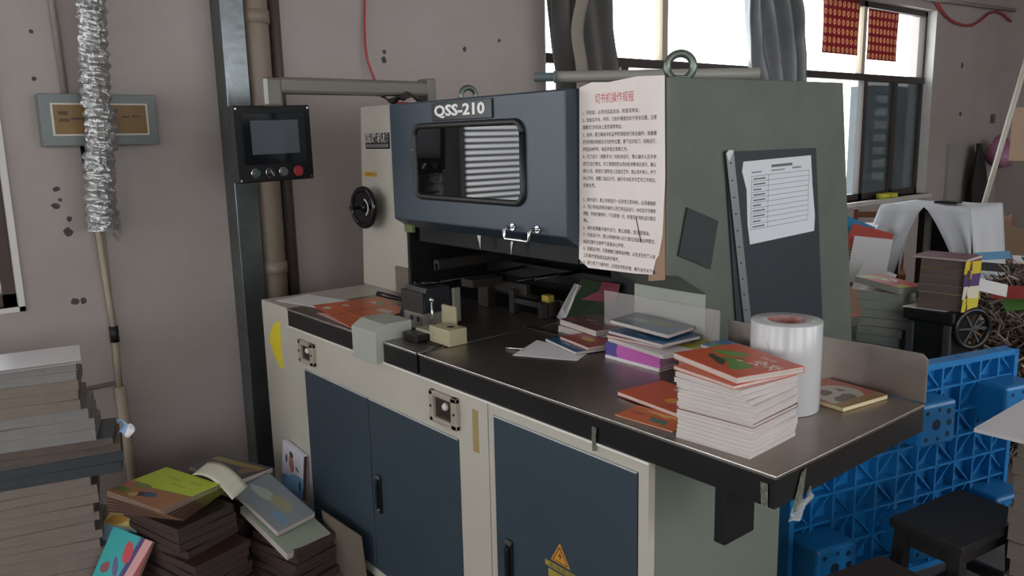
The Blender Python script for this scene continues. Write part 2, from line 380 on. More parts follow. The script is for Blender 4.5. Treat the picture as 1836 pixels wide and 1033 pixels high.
b = B(); b.prism([(-.55, .931), (0, .931), (0, 1.036), (-.012, 1.048), (-.55, 1.043)], 'y', .6125, .6185, bev=.0015); MP(b, 'back_plate', STEEL)
# black bracket below the overhang
b = B(); b.box(-.137, -.11, .003, .104, .745, .866, .002); MP(b, 'bracket', BLACK)
# grey block on the front edge
b = B(); b.prism([(-.028, .858), (.11, .858), (.11, .985), (.01, .985), (-.028, .962)], 'x', -1.58, -1.425, bev=.002); MP(b, 'edge_block', PALEG)
# left column
b = B()
v = [(-2.43, .49, .93), (-2.04, .49, .93), (-2.04, 1.2, .93), (-2.43, 1.2, .93), (-2.372, .49, 1.71), (-2.03, .49, 1.71), (-2.03, 1.2, 1.71), (-2.372, 1.2, 1.71)]
vs = [b.bm.verts.new(q) for q in v]
for q in ((0, 3, 2, 1), (4, 5, 6, 7), (0, 1, 5, 4), (1, 2, 6, 5), (2, 3, 7, 6), (3, 0, 4, 7)): b.bm.faces.new([vs[i] for i in q])
bmesh.ops.bevel(b.bm, geom=b.bm.edges[:], offset=.004, segments=2, affect='EDGES')
MP(b, 'side_column', PAINT)
MP(B().box(-2.039, -2.022, .4905, 1.0, .932, 1.27), 'shade_liner', DARK)  # dark sheet added over the column side to deepen the cavity shade
MP(B().box(-2.128, -2.025, .478, .49, .932, 1.045), 'guard_plate', mat('pinkish_plate', '8d8078', .4, metal=.5))
# right housing, seen from its end; its foot is set back over the table
b = B(); b.prism([(.395, 1.708), (1.255, 1.715), (1.40, .857), (1.40, .05), (.564, .05), (.564, 1.119), (.443, 1.184), (.395, 1.19)], 'x', -.86, -.594, bev=.003); MP(b, 'end_housing', GREEN)
MP(B().box(-.925, -.86, .395, 1.2, 1.19, 1.708), 'notice_board', GREEN)
MP(B().box(-.858, -.5945, .5615, .5645, .932, 1.116), 'foot_panel', PALEG)
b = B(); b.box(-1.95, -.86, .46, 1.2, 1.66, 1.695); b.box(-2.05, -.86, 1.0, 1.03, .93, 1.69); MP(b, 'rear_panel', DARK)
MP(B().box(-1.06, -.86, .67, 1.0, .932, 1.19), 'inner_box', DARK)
MP(B().prism([(.63, 1.512), (1.099, 1.512), (1.21, .80), (.74, .80)], 'x', -.594, -.588), 'side_hatch', NAVYD)
# front hood
b = B(); b.prism([(.34, 1.272), (.34, 1.692), (.346, 1.698), (.47, 1.70), (.47, 1.235), (.40, 1.235)], 'x', -1.884, -.925, bev=.004); hood = MP(b, 'hood', NAVY)
def rrect(x0, x1, z0, z1, rad, n=6):
    pts = []
    for cx, cz, a0 in ((x1-rad, z1-rad, 0), (x0+rad, z1-rad, 90), (x0+rad, z0+rad, 180), (x1-rad, z0+rad, 270)):
        for i in range(n+1):
            a = R(a0+90*i/n); pts.append((cx+rad*math.cos(a), cz+rad*math.sin(a)))
    return pts
b = B(); b.tube([(x, .338, z) for (x, z) in rrect(-1.712, -1.112, 1.363, 1.612, .035)]+[(-1.112, .338, 1.577), (-1.112, .338, 1.57)], .011, 8)
MP(b, 'window_gasket', GASKET, hood)
HG = mat('dark_hood_glass', '07080a', .04, ior=1.55)
MP(B().prism(rrect(-1.712, -1.112, 1.363, 1.612, .035), 'y', .336, .342), 'hood_pane', HG, hood)
pl = MP(B().box(-1.592, -1.256, .333, .34, 1.627, 1.688, .002), 'name_plate', BLKPL, hood)
text('QSS-210', .05, WHITET, hood, frame(Vector((-1.572, .3325, 1.643))-Vector(WLOC[mc.name]), (1, 0, 0), (0, 0, 1)), 'lettering', extrude=.0015, width=.285, bold=.0016)
b = B(); b.tube([(-1.166, .338, 1.288), (-1.166, .31, 1.29), (-1.166, .302, 1.28), (-1.166, .302, 1.262), (-1.160, .302, 1.254), (-1.054, .302, 1.254), (-1.048, .302, 1.262), (-1.048, .302, 1.28), (-1.048, .31, 1.29), (-1.048, .338, 1.288)], .0055, 10)
for x in (-1.166, -1.048): b.lathe([(.011, 0), (.011, .006)], 14, Matrix.Translation((x, .34, 1.288)) @ Matrix.Rotation(R(90), 4, 'X'))
MP(b, 'grab_handle', CHROME, hood)
for (x, z) in ((-1.715, 1.53), (-1.715, 1.495)):
    MP(B().lathe([(.004, 0), (.003, .003)], 8, Matrix.Translation((x-.002, .3275, z)) @ Matrix.Rotation(R(90), 4, 'X')), 'screw', CHROME, hood)
MP(B().box(-1.846, -1.79, .36, .372, 1.222, 1.25), 'green_tag', mat('green_tag', '5d6a3c', .6))
# blades and carriages in the cavity
for q in ([(-1.47, 1.24), (-1.444, 1.24), (-1.448, 1.18)], [(-1.28, 1.24), (-1.262, 1.24), (-1.282, 1.178)]): MP(B().prism(q, 'y', .42, .426), 'knife_blade', BSTEEL)
b = B(); b.box(-1.9, -1.0, .46, .50, 1.17, 1.24, .003); MP(b, 'blade_beam', mat('beam_dark', '0e1012', .5, metal=.2))
def mech(name, m, *boxes):
    b = B()
    for q in boxes: b.box(*q, .002)
    return MP(b, name, m)
GREYM = mat('cast_grey', '413e3b', .45, metal=.6, var=.3)
mech('carriage_arm', GREYM, (-1.716, -1.684, .40, .98, 1.108, 1.122), (-1.716, -1.711, .40, .98, 1.08, 1.11), (-1.689, -1.684, .40, .98, 1.088, 1.11))
for a_, c_ in (((-1.7, .35, 1.035), (-1.7, .95, 1.05)), ((-1.5, .62, 1.037), (-1.5, .95, 1.04)), ((-1.25, .5, 1.09), (-1.25, .8, 1.092))):
    b = B(); b.tube([a_, c_], .006, 8); MP(b, 'guide_rod', DSTEEL)
mech('pusher', GREYM, (-1.66, -1.60, .56, .60, .932, 1.03), (-1.66, -1.40, .585, .605, 1.0, 1.04), (-1.60, -1.53, .44, .58, 1.03, 1.06))
mech('pusher', GREYM, (-1.47, -1.445, .56, .59, .932, 1.02), (-1.45, -1.30, .565, .585, .97, .99), (-1.31, -1.29, .56, .59, .932, .985))
mech('clip', mat('yellow_clip', 'a89438', .5), (-1.34, -1.305, .605, .635, .985, 1.01))
mech('clip_base', GREYM, (-1.35, -1.29, .595, .65, .932, .985))
mech('white_tab', WHITEP, (-1.20, -1.155, .60, .605, 1.14, 1.16))
mech('side_rail', DSTEEL, (-1.95, -1.0, .83, .86, 1.0, 1.06), (-1.95, -1.0, .75, .77, .94, .96))
mech('table_bar', mat('table_bar', '3b3938', .3, metal=.8), (-1.25, -1.0, .44, .475, .9312, .936))
# side stop with the black solenoid block
b = B(); b.box(-1.60, -1.47, .19, .31, .985, 1.035, .004); b.prism([(.19, 1.03), (.31, 1.03), (.295, 1.068), (.205, 1.068)], 'x', -1.60, -1.47); MP(b, 'solenoid_block', mat('solenoid_black', '1d2024', .3))
mech('solenoid_side', GREYM, (-1.607, -1.598, .185, .315, .95, 1.055), (-1.60, -1.47, .182, .192, .952, 1.055))
mech('solenoid_foot', mat('foot_grey', '8b8880', .4, metal=.5), (-1.575, -1.455, .175, .30, .9315, .985), (-1.60, -1.42, .15, .20, .9315, .943), (-1.465, -1.452, .30, .33, .94, 1.06))
b = B(); b.lathe([(.012, 0), (.012, .006), (.02, .006), (.02, .012)], 14, Matrix.Translation((-1.535, .25, 1.067))); b.tube([(-1.54, .23, 1.075), (-1.5, .28, 1.078)], .006, 8); MP(b, 'solenoid_cap', BLKPL)
b = B(); b.tube([(-1.69, .14, 1.032), (-1.64, .16, 1.025), (-1.60, .19, 1.015)], [.009, .009, .006], 10); MP(b, 'lever', BLKPL)
b = B(); b.tube([(-1.55, .22, 1.06), (-1.60, .24, 1.07), (-1.68, .28, 1.03), (-1.76, .34, .95), (-1.80, .38, .934)], .004, 8); MP(b, 'air_hose', mat('blue_hose', '2d4f86', .35))
b = B(); b.tube([(-1.55, .20, 1.0), (-1.62, .2, 1.0), (-1.67, .22, .955), (-1.70, .24, .935)], .004, 8); MP(b, 'air_hose', MATS['blue_hose'])
for x in (-1.555, -1.515): MP(B().lathe([(.009, 0), (.009, .004)], 12, Matrix.Translation((x+.03, .177, .966)) @ Matrix.Rotation(R(90), 4, 'X')), 'bolt', BLACK)
BEIGE = mat('cream_block', 'a79e80', .55, var=.25)
b = B(); b.box(-1.315, -1.205, .105, .175, .9315, .985, .004); b.box(-1.36, -1.285, .185, .197, .945, 1.035, .004); b.box(-1.36, -1.285, .15, .197, .9315, .955, .004); MP(b, 'stop_block', BEIGE)
MP(B().lathe([(.012, 0), (.012, .0012)], 16, Matrix.Translation((-1.245, .14, .985))), 'bolt_hole', DARK)
mech('stop_plate', mat('pale_plate', 'a8a494', .4, metal=.3), (-1.385, -1.29, .10, .16, .957, .967))
mech('stop_bar', BLACK, (-1.40, -1.32, .06, .12, .934, .957))
b = B(); b.tube([(-1.345, .14, .965), (-1.345, .14, 1.052)], .004, 8); b.lathe([(.001, 1.066), (.007, 1.063), (.009, 1.057), (.007, 1.051), (.001, 1.048)], 12, Matrix.Translation((-1.345, .14, 0))); b.lathe([(.013, .967), (.013, .978)], 6, Matrix.Translation((-1.345, .14, 0))); MP(b, 'stop_pin', BSTEEL)
b = B(); b.tube([(-1.33, .10, .936), (-1.28, .085, .934), (-1.235, .10, .934), (-1.22, .05, .934)], .0025, 6); MP(b, 'thin_wire', DARK)
b = B(); b.tube([(-1.07, .22, .935), (-1.02, .25, .936)], .004, 8); MP(b, 'loose_pin', BSTEEL)
# hand wheel on the column
W = frame((-2.27, .425, 1.288), (1, .1, 0), (0, 0, 1))     # local z points out of the face
wh = MP(B().torus(W, .078, .013, 36, 12), 'hand_wheel', mat('black_bakelite', '0b0b0c', .12))
b = B(); b.lathe([(.066, .004), (.05, -.008), (.03, -.012), (.03, -.02), (.05, -.016), (.068, -.004)], 32, W); MP(b, 'wheel_dish', MATS['black_bakelite'], wh)
b = B(); b.lathe([(.018, -.03), (.018, .012), (.012, .016)], 16, W); MP(b, 'wheel_hub', BLKPL, wh)
b = B(); b.lathe([(.008, .012), (.007, .045), (.011, .05), (.010, .06)], 12, W @ Matrix.Translation((-.012, 0, 0))); MP(b, 'wheel_grip', BLKPL, wh)
b = B(); b.torus(W @ Matrix.Translation((0, 0, .0)), .036, .006, 24, 6, a0=R(-60), a1=R(75)); MP(b, 'wheel_scale', mat('pale_scale', 'b9b7b0', .4), wh)
b = B(); b.tube([(-2.29, .42, 1.288), (-2.275, .49, 1.288)], .012, 10); MP(b, 'wheel_shaft', DSTEEL)
# name plate and yellow label on the column
pl = MP(B().box(-2.335, -2.14, .486, .4895, 1.532, 1.598), 'maker_plate', BLKPL)
text('国晟机械', .045, mat('grey_lettering', 'b0aca6', .5), mc, frame(Vector((-2.33, .4855, 1.562))-Vector(WLOC[mc.name]), (1, 0, 0), (0, 0, 1)), 'lettering', width=.186, bold=.001)
MP(B().box(-2.33, -2.145, .4852, .486, 1.538, 1.552), 'maker_stripe', mat('grey_stripe', '6d6a68', .5))
lb = MP(B().box(-2.365, -2.262, .487, .4895, 1.414, 1.436), 'yellow_label', mat('label_yellow', 'c19a3a', .5))
text('注意安全', .014, INK, mc, frame(Vector((-2.352, .4865, 1.420))-Vector(WLOC[mc.name]), (1, 0, 0), (0, 0, 1)), 'lettering', width=.08)
# eyebolts
for (x, y, z, Rr, ang) in ((-.62, .47, 1.712, .034, 40), (-1.735, .6, 1.70, .03, 75)):
    W = Matrix.Translation((x, y, z+.025)) @ Matrix.Rotation(R(ang), 4, 'Z') @ Matrix.Rotation(R(90), 4, 'X')
    b = B(); b.torus(W, Rr, .0105, 28, 10); b.lathe([(.02, z-.005), (.02, z+.002)], 16, Matrix.Translation((x, y, 0))); MP(b, 'eyebolt', mat('eyebolt_grey', '6b746c', .3, metal=.6))
# control console on its arm
ARM = mat('olive_grey_paint', '6f6b60', .4, var=.1)
b = B(); b.box(-2.235, -2.165, .045, .72, 1.748, 1.81, .012); b.box(-2.24, -2.16, .70, .745, 1.70, 1.822, .006); b.box(-2.22, -2.16, -.02, .05, 1.70, 1.806, .01); arm = MP(b, 'console_arm', ARM)
MP(B().box(-2.157, -2.152, -.026, -.012, 1.708, 1.80), 'arm_edge', mat('pale_edge', 'b9b6aa', .4), arm)
Wc = frame((-2.2, .02, 1.563), (-.04, 1, .022), (.03, -.02, 1))     # x right, y up, z out
cs = MP(B().box(-.155, .155, -.142, .142, -.05, 0, .004, mx=Wc), 'console', mat('console_black', '090b0e', .5, spec=.3))
MP(B().box(-.125, .128, -.075, .115, 0, .003, .001, mx=Wc), 'touch_panel', mat('console_glass', '15181c', .08), cs)
MP(B().box(-.093, .1, -.038, .088, .003, .0036, mx=Wc), 'screen', mat('dim_screen', '565a61', .12), cs)
for i, (x, m_) in enumerate(((-.088, mat('button_green', '3a4a44', .3)), (-.03, BLKPL), (.024, mat('button_grey', '555657', .3)), (.083, mat('button_red', '8e2730', .35)))):
    Wb = Wc @ Matrix.Translation((x, -.107, 0)); rr = .021 if i == 3 else .016
    if i < 3: MP(B().lathe([(.019, 0), (.019, .005), (.0155, .006)], 20, Wb), 'button_ring', BSTEEL, cs)
    MP(B().lathe([(rr-.002, 0), (rr, .008), (rr, .015), (rr-.004, .019)], 20, Wb), 'button', m_, cs)
    if i == 1: MP(B().box(-.003, .003, -.014, .014, .019, .0215, mx=Wb @ Matrix.Rotation(R(35), 4, 'Z')), 'knob_mark', BSTEEL, cs)
for (x, y) in ((-.145, .132), (.145, .132), (.145, -.132), (-.145, -.132)):
    MP(B().lathe([(.005, 0), (.004, .002)], 10, Wc @ Matrix.Translation((x, y, 0))), 'screw', BSTEEL, cs)
# dark rag and foil on the column top
b = B(); b.grid(lambda a, c: (-2.25+a*.20, .50+c*.12, 1.738+.012*math.sin(a*9+c*4)+.012*math.cos(c*7+a*3)), 14, 8)
o = tag(b.done('rag', mat('dark_rag', '3a332c', .9, var=.3), solid=.004), 'crumpled dark rag on top of the machine column under the console arm', 'rag')

# ================================================================== ON THE LEFT WALL
t = thing('electric_box', 'grey metal electric box with yellowed front window on the left wall', 'electric box', (WX, -.418, 1.572))
BOXG = mat('box_grey', '6f7876', .45, var=.15)
b = B(); b.box(WX+.001, WX+.075, -.637, -.198, 1.572, 1.779, .004); b.done('case', BOXG, t)
b = B(); b.box(WX+.075, WX+.080, -.60, -.235, 1.612, 1.742, .001); b.done('window_rim', mat('rim_white', 'c9c4b8', .5), t)
b = B(); b.box(WX+.080, WX+.0815, -.592, -.243, 1.619, 1.735); b.done('window', mat('yellowed_acetate', '7c5e30', .5, var=.25, vscale=12), t)
for k, (y, z, w_, h_) in enumerate(((-.575, 1.695, .035, .014), (-.575, 1.668, .04, .012), (-.53, 1.675, .05, .010), (-.47, 1.678, .035, .008), (-.34, 1.683, .03, .008), (-.30, 1.685, .03, .008))):
    B().box(WX+.0815, WX+.082, y, y+w_, z, z+h_).done('marking', mat('marking_dark', '4a3a26', .6), t)
b = B()
def crumple(a, c):
    z = 2.75-1.52*c; yc = -.42-.052*max(0, min(1, (2.2-z)/.9)); rad = .053
    if z < 1.72: rad += .004
    p = Vector((math.cos(2*math.pi*a)*3, math.sin(2*math.pi*a)*3, z*34)); n1 = noise.noise(p)+.6*noise.noise(p*2.3)
    rad += .008*n1+.004*math.sin(z*150+a*6.28)
    if 1.55 < z < 1.72: yc += .012
    return Vector((WX+.15+rad*math.cos(2*math.pi*a), yc+rad*math.sin(2*math.pi*a), z))
b.grid(crumple, 28, 260, smooth=False)
o = b.done('foil_duct', mat('crinkled_foil', 'b9b9b9', .3, metal=.85, bump=.5, bscale=90))
tag(o, 'crumpled silver foil duct hanging in front of the electric box', 'duct')
CND = mat('conduit_grey', '8d8480', .6); TAPEB = mat('black_tape', '141313', .5)
tag(B().tube([(WX+.014, -.528, 1.78), (WX+.014, -.54, 2.3), (WX+.014, -.55, 3.38)], .013, 10).done('conduit', CND), 'thin grey conduit running up the wall from the electric box', 'conduit')
tag(B().tube([(WX+.02, -.49, 1.572), (WX+.02, -.485, 1.44), (WX+.05, -.47, 1.3)], .008, 8).done('cable', TAPEB), 'short black cable coming out below the electric box', 'cable')
t = thing('conduit', 'pair of bent grey conduits on the wall below the foil duct', 'conduit', (WX, -.45, .0))
CNB = mat('conduit_beige', 'a39584', .6)
B().tube([(WX+.06, -.475, 1.3), (WX+.045, -.47, 1.214), (WX+.025, -.455, .9), (WX+.02, -.447, .77)], .013, 10).done('upper_pipe', CNB, t)
B().tube([(WX+.035, -.45, 1.3), (WX+.02, -.449, 1.0), (WX+.016, -.452, .77)], .010, 10).done('upper_pipe', CND, t)
B().tube([(WX+.019, -.449, .8), (WX+.019, -.449, .73)], .019, 12).done('tape_joint', TAPEB, t)
B().tube([(WX+.019, -.449, .735), (WX+.019, -.452, .53)], .014, 10).done('middle_pipe', CNB, t)
B().tube([(WX+.026, -.452, .53), (WX+.026, -.445, .25), (WX+.03, -.44, .0)], .024, 12).done('lower_pipe', CNB, t)
tag(B().tube([(WX+.012, -.9, .54), (WX+.012, -.47, .545)], .010, 8).done('conduit', CND), 'horizontal grey conduit low on the wall behind the left paper stack', 'conduit')
tag(B().tube([(WX+.01, -.41, 1.33), (WX+.02, -.38, 1.27), (WX+.02, -.375, 1.2), (WX+.015, -.39, 1.165), (WX+.01, -.405, 1.2)], .004, 6).done('wire_hook', CND), 'small bent wire loop on the wall beside the foil duct end', 'wire')
tag(B().box(WX+.001, WX+.12, .095, .205, 0, 3.4, .004).done('steel_channel', mat('galvanised_steel', '7d8486', .28, metal=.85, var=.45, vscale=7, bump=.1, bscale=20)), 'galvanised steel channel standing upright against the wall', 'channel')
t = thing('drain_pipe', 'thick beige plastic drain pipe beside the steel channel', 'pipe', (WX+.07, .275, 0))
PVC = mat('dusty_pvc', '8a7b6d', .5, var=.2, vscale=3)
B().lathe([(.06, 0), (.06, 3.39)], 24, Matrix.Translation((WX+.068, .272, 0))).done('pipe', PVC, t)
for z in (2.13, .98): B().lathe([(.06, z-.03), (.066, z-.03), (.066, z+.03), (.06, z+.03)], 24, Matrix.Translation((WX+.068, .272, 0))).done('coupling', PVC, t)
tag(B().tube([(WX+.035, .385, 0), (WX+.035, .375, 3.39)], .028, 14).done('drain_pipe', mat('brown_pipe', '4d423c', .5, var=.2)), 'narrow dark brown pipe behind the beige drain pipe', 'pipe')
tag(B().tube([(WX+.02, .874, 3.2), (WX+.02, .874, 2.264), (WX+.022, .864, 2.15), (WX+.03, .857, 2.05), (WX+.035, .862, 1.97), (WX+.05, .885, 1.884), (WX+.07, .905, 1.81), (WX+.12, .93, 1.76), (WX+.4, .94, 1.735), (-2.2, .95, 1.722)], .006, 8).done('cable', mat('red_cable', 'a83230', .4)), 'thin red cable hanging down to the machine column', 'cable')
tag(B().tube([(WX+.03, 7.15, 2.84), (WX+.03, 7.28, 2.76), (WX+.03, 7.45, 2.68), (WX+.03, 7.65, 2.63), (WX+.03, 7.9, 2.615), (WX+.03, 8.1, 2.63), (WX+.03, 8.3, 2.69), (WX+.03, 8.5, 2.78), (WX+.03, 8.7, 2.815), (WX+.03, 8.9, 2.80), (WX+.03, 9.12, 2.74)], .012, 8).done('cable', mat('red_cable', 'a83230', .4)), 'red cable sagging along the wall right of the window', 'cable')
tag(B().tube([(WX+.05, 6.9, 2.80), (WX+.05, 9.14, 2.86)], .02, 10).done('conduit', CND), 'grey conduit running along the wall above the window with red posters', 'conduit')

# curtains
CURT = mat('grey_curtain', '5b5856', .7, var=.25, vscale=8)
CURS = mat('silver_curtain', '6e7072', .38, metal=.2, var=.3, vscale=6)
def curtain(name, label, m, yt0, yt1, yb0, yb1, zt, zb, x0, amp, pl, bulge=0):
    b = B()
    def fn(a, c):
        e = c**.8; yl = yt0+(yb0-yt0)*e; yr = yt1+(yb1-yt1)*e+bulge*math.sin(math.pi*c)
        y = yl+(yr-yl)*a; z = zt+(zb-zt)*c
        x = x0+amp*math.sin(a*pl*6.28+2.2*math.sin(c*3+a*4))+.5*amp*noise.noise(Vector((a*7, c*5, pl)))
        return Vector((x, y, z+.015*math.sin(a*9)*c))
    b.grid(fn, 60, 36); o = b.done(name, m, solid=.004, smooth=True); tag(o, label, 'curtain', 'curtains at the bright window'); return o
curtain('curtain', 'dark grey gathered curtain at the left side of the bright window', CURT, 1.98, 2.42, 2.05, 2.72, 2.95, 1.55, -2.86, .045, 4)
curtain('curtain', 'shiny silver grey gathered curtain between the two windows', CURS, 3.85, 4.42, 4.02, 4.78, 2.95, 1.55, -2.84, .05, 5, .12)
tag(B().grid(lambda a, c: Vector((-2.775+.012*math.sin(c*20), 2.17+.03*math.sin(c*8)+a*.10, 2.9-1.3*c)), 4, 40).done('curtain_tie', mat('pale_curtain_band', '8e857c', .8), solid=.004), 'pale beige fabric band hanging down the dark grey curtain', 'fabric band')
tag(B().tube([(-2.87, 1.85, 2.96), (-2.87, 5.0, 2.96)], .012, 10).done('curtain_rod', BSTEEL), 'steel curtain rod above the window behind the machine', 'curtain rod')

# red posters on the panes
def poster(y0, y1, z0, z1, label):
    m = bpy.data.materials.get('red_poster')
    if not m:
        m = bpy.data.materials.new('red_poster'); m.use_nodes = True; nt = m.node_tree; N = nt.nodes.new; L = nt.links.new; bb = nt.nodes['Principled BSDF']; bb.inputs['Roughness'].default_value = .6
        tc = N('ShaderNodeTexCoord'); mp = N('ShaderNodeVectorMath'); mp.operation = 'MULTIPLY'; mp.inputs[1].default_value = (0, 8, 6); L(tc.outputs['Generated'], mp.inputs[0])
        fr = N('ShaderNodeVectorMath'); fr.operation = 'FRACTION'; L(mp.outputs[0], fr.inputs[0])
        sb = N('ShaderNodeVectorMath'); sb.operation = 'SUBTRACT'; sb.inputs[1].default_value = (0, .5, .45); L(fr.outputs[0], sb.inputs[0])
        ln = N('ShaderNodeVectorMath'); ln.operation = 'LENGTH'; L(sb.outputs[0], ln.inputs[0])
        rp = N('ShaderNodeValToRGB'); rp.color_ramp.interpolation = 'CONSTANT'; E_ = rp.color_ramp.elements
        E_[0].position = 0; E_[0].color = lin('c8705a'); E_[1].position = .16; E_[1].color = lin('e0b07c'); e = E_.new(.33); e.color = lin('9c2233')
        L(ln.outputs['Value'], rp.inputs['Fac']); L(rp.outputs['Color'], bb.inputs['Base Color'])
        tb = N('ShaderNodeBsdfTranslucent'); L(rp.outputs['Color'], tb.inputs['Color']); ms = N('ShaderNodeMixShader'); ms.inputs[0].default_value = .22
        L(bb.outputs[0], ms.inputs[1]); L(tb.outputs[0], ms.inputs[2]); L(ms.outputs[0], nt.nodes['Material Output'].inputs['Surface'])
    b = B(); b.grid(lambda a, c: Vector((WX-.080+.003*math.sin(c*5+a*3), y0+(y1-y0)*a, z0+(z1-z0)*c)), 8, 8)
    tag(b.done('poster', m, solid=.001), label, 'poster', 'red posters on the window')
poster(5.36, 5.96, 2.235, 2.70, 'red poster with rows of gold ovals left of the window mullion')
poster(6.13, 6.70, 2.21, 2.66, 'red poster with rows of gold ovals right of the window mullion')
for y, lb in ((6.44, 'yellow tape roll on the window sill, nearer to the machine'), (6.60, 'yellow tape roll on the window sill, farther from the machine')):
    b = B(); b.lathe([(.036, 0), (.062, 0), (.062, .045), (.036, .045), (.036, 0)], 24, Matrix.Translation((WX+.0, y, .92)), caps=False)
    tag(b.done('tape_roll', mat('yellow_tape', 'c9c23c', .4)), lb, 'tape roll', 'tape rolls on the window sill')

# ================================================================== BOOKS
def bookmesh(w, d, t, sp=-1):
    """U-shaped cover with its spine on -y (or +y), and the page block; origin at the bottom centre"""
    key = (round(w, 4), round(d, 4), round(t, 4), sp)
    if key in BM: return BM[key]
    c = min(.0011, t*.18); out = []
    b = B(); b.box(-w/2, w/2, -d/2, d/2, 0, c); b.box(-w/2, w/2, -d/2, d/2, t-c, t); b.box(-w/2, w/2, *((-d/2, -d/2+c) if sp < 0 else (d/2-c, d/2)), c, t-c)
    me = bpy.data.meshes.new('cover'); bmesh.ops.remove_doubles(b.bm, verts=b.bm.verts, dist=1e-6); b.bm.to_mesh(me); b.bm.free(); out.append(me)
    b = B(); b.box(-w/2+.0008, w/2-.0008, *((-d/2+c, d/2-.0008) if sp < 0 else (-d/2+.0008, d/2-c)), c, t-c); me = bpy.data.meshes.new('pages'); b.bm.to_mesh(me); b.bm.free(); out.append(me)
    BM[key] = out; return out
BM = {}
def book(name, label, w, d, t, mx, cover, pages=None, group=None, cat='book', sp=1):
    o = thing(name, label, cat, group=group, mx=mx)
    c, p = bookmesh(w, d, t, sp); parts = []
    for nm, me, m in (('cover', c, cover), ('pages', p, pages or PAGES)):
        me = me.copy() if me.materials else me
        me.materials.clear(); me.materials.append(m)
        q = bpy.data.objects.new(nm, me); COL.objects.link(q); q.parent = o; parts.append(q)
    return o
def at(x, y, z, a=0, rx=0, ry=0): return Matrix.Translation((x, y, z)) @ Matrix.Rotation(R(a), 4, 'Z') @ Matrix.Rotation(R(rx), 4, 'X') @ Matrix.Rotation(R(ry), 4, 'Y')
def sheet(name, label, pts, z, m, cat='paper', t=.0012, group=None):
    b = B(); b.prism(pts, 'z', z, z+t); return tag(b.done(name, m), label, cat, group)

ORANGE = 'c9502a'
A_TREE = art('cover_orange_green', ORANGE, [('ell', .3, .62, .2, .1, 30, '5c8a30'), ('ell', .47, .42, .13, .07, -20, '5c8a30'), ('ell', .62, .4, .2, .09, 10, '5c8a30'), ('ell', .72, .3, .12, .12, 0, '5c8a30'), ('ell', .4, .3, .06, .2, 60, '2d3a1c'), ('ell', .5, .55, .1, .025, 20, '2d3a1c'), ('ell', .55, .5, .04, .04, 0, 'd8b9a4'), ('ell', .9, .66, .03, .03, 0, 'd8a03a')], warp=.09)
A_OR1 = art('cover_orange_barcode', ORANGE, [('box', .48, .86, .14, .09, 0, 'cfc4bb'), ('box', .50, .86, .1, .06, 0, '8c8580'), ('ell', .62, .36, .09, .11, 0, 'd89a2c')], warp=.01)
A_OR2 = art('cover_orange_flower', 'd0672f', [('ell', .62, .35, .16, .13, 0, '3f6c8c'), ('ell', .62, .35, .05, .25, 45, '4a7a4a'), ('ell', .55, .8, .3, .06, 5, 'e0b04a'), ('ell', .5, .75, .2, .04, -30, 'e0b04a'), ('ell', .2, .5, .12, .1, 0, 'b85032')])
A_BLUE = art('cover_blue', '24557e', [('ell', .35, .5, .12, .06, 20, 'b9b8a8'), ('ell', .7, .4, .16, .05, -5, 'a8966a'), ('ell', .5, .2, .1, .03, 0, '8fb0c4')])
A_MAR = art('cover_maroon', '5e1c28', [('ell', .4, .5, .12, .05, 20, 'a07f80'), ('ell', .62, .4, .1, .08, -20, '8a6a6a'), ('ell', .75, .55, .06, .1, 0, '47546a'), ('ell', .3, .2, .2, .05, 0, '932f2a')], warp=.1)
A_RED = art('cover_red', 'a03a34', [('ell', .5, .5, .18, .16, 0, 'c79a3a'), ('ell', .3, .6, .1, .08, 0, 'c25f5a')])
A_PINK = art('cover_pink', 'b85aa6', [('box', .1, .5, .12, 2, 0, '4a4488'), ('ell', .5, .5, .2, .04, 0, 'd87cc4')])
A_GREYB = art('cover_greyblue', '7b8289', [('ell', .3, .5, .25, .12, 20, '9aa39c'), ('ell', .6, .6, .2, .15, 0, '8b8a72'), ('ell', .8, .3, .15, .1, 0, '6a86a6')])
A_YEL = art('cover_yellow', 'a39a34', [('ell', .5, .5, .25, .1, 30, 'c2b84e'), ('ell', .3, .7, .15, .1, 0, '7c8a3a')])
A_BG = art('cover_bluegreen', '2f6a9a', [('ell', .6, .3, .5, .25, 0, '4d7a3a')])
A_PARK = art('cover_arches', 'a34a38', [('ell', .55, .45, .3, .34, 0, '4a3a34'), ('ring', .55, .45, .28, .32, 0, 'b0a8a0'), ('ell', .72, .4, .18, .3, 10, '5a4a42'), ('ring', .75, .4, .18, .3, 10, 'b0a8a0'), ('ring', .4, .3, .2, .25, -10, 'b0a8a0'), ('box', .92, .5, .09, .6, 0, '8c6a3c')], warp=.04)
A_WHITE = art('cover_white', 'd6d2d4', [])
WPAGE = PAGES
# the tall stack of trimmed books
N_ = 17; z = .9315; th = [.0085, .0075, .009, .008, .0095, .0085, .009, .0085, .0075, .0095, .0085, .009, .008, .009, .0085, .0085]
for k in range(16):
    top = 17-k
    jx, jy, ja = random.uniform(-.003, .003), random.uniform(-.003, .003), random.uniform(-1.5, 1.5)
    a = 4+ja+(0 if k < 12 else -5*(k-11)*.6)
    cvr = A_TREE if k == 15 else A_MAR if k == 7 else A_WHITE
    book('picture_book', 'white-edged picture book, %s from the top of the tall stack beside the tape roll' % ORD[top], .176, .178, th[k], at(-.172+jx-(.004*(k-11) if k > 11 else 0), .118+jy+(.003*(k-11) if k > 11 else 0), z, a), cvr, WPAGE, 'books in the tall stack beside the tape roll')
    z += th[k]+.0003
tb = book('picture_book', 'orange picture book with green tree cover on top of the tall stack', .215, .172, .014, at(-.199, .153, z, -16), A_TREE, WPAGE, 'books in the tall stack beside the tape roll')
TOPZ = z
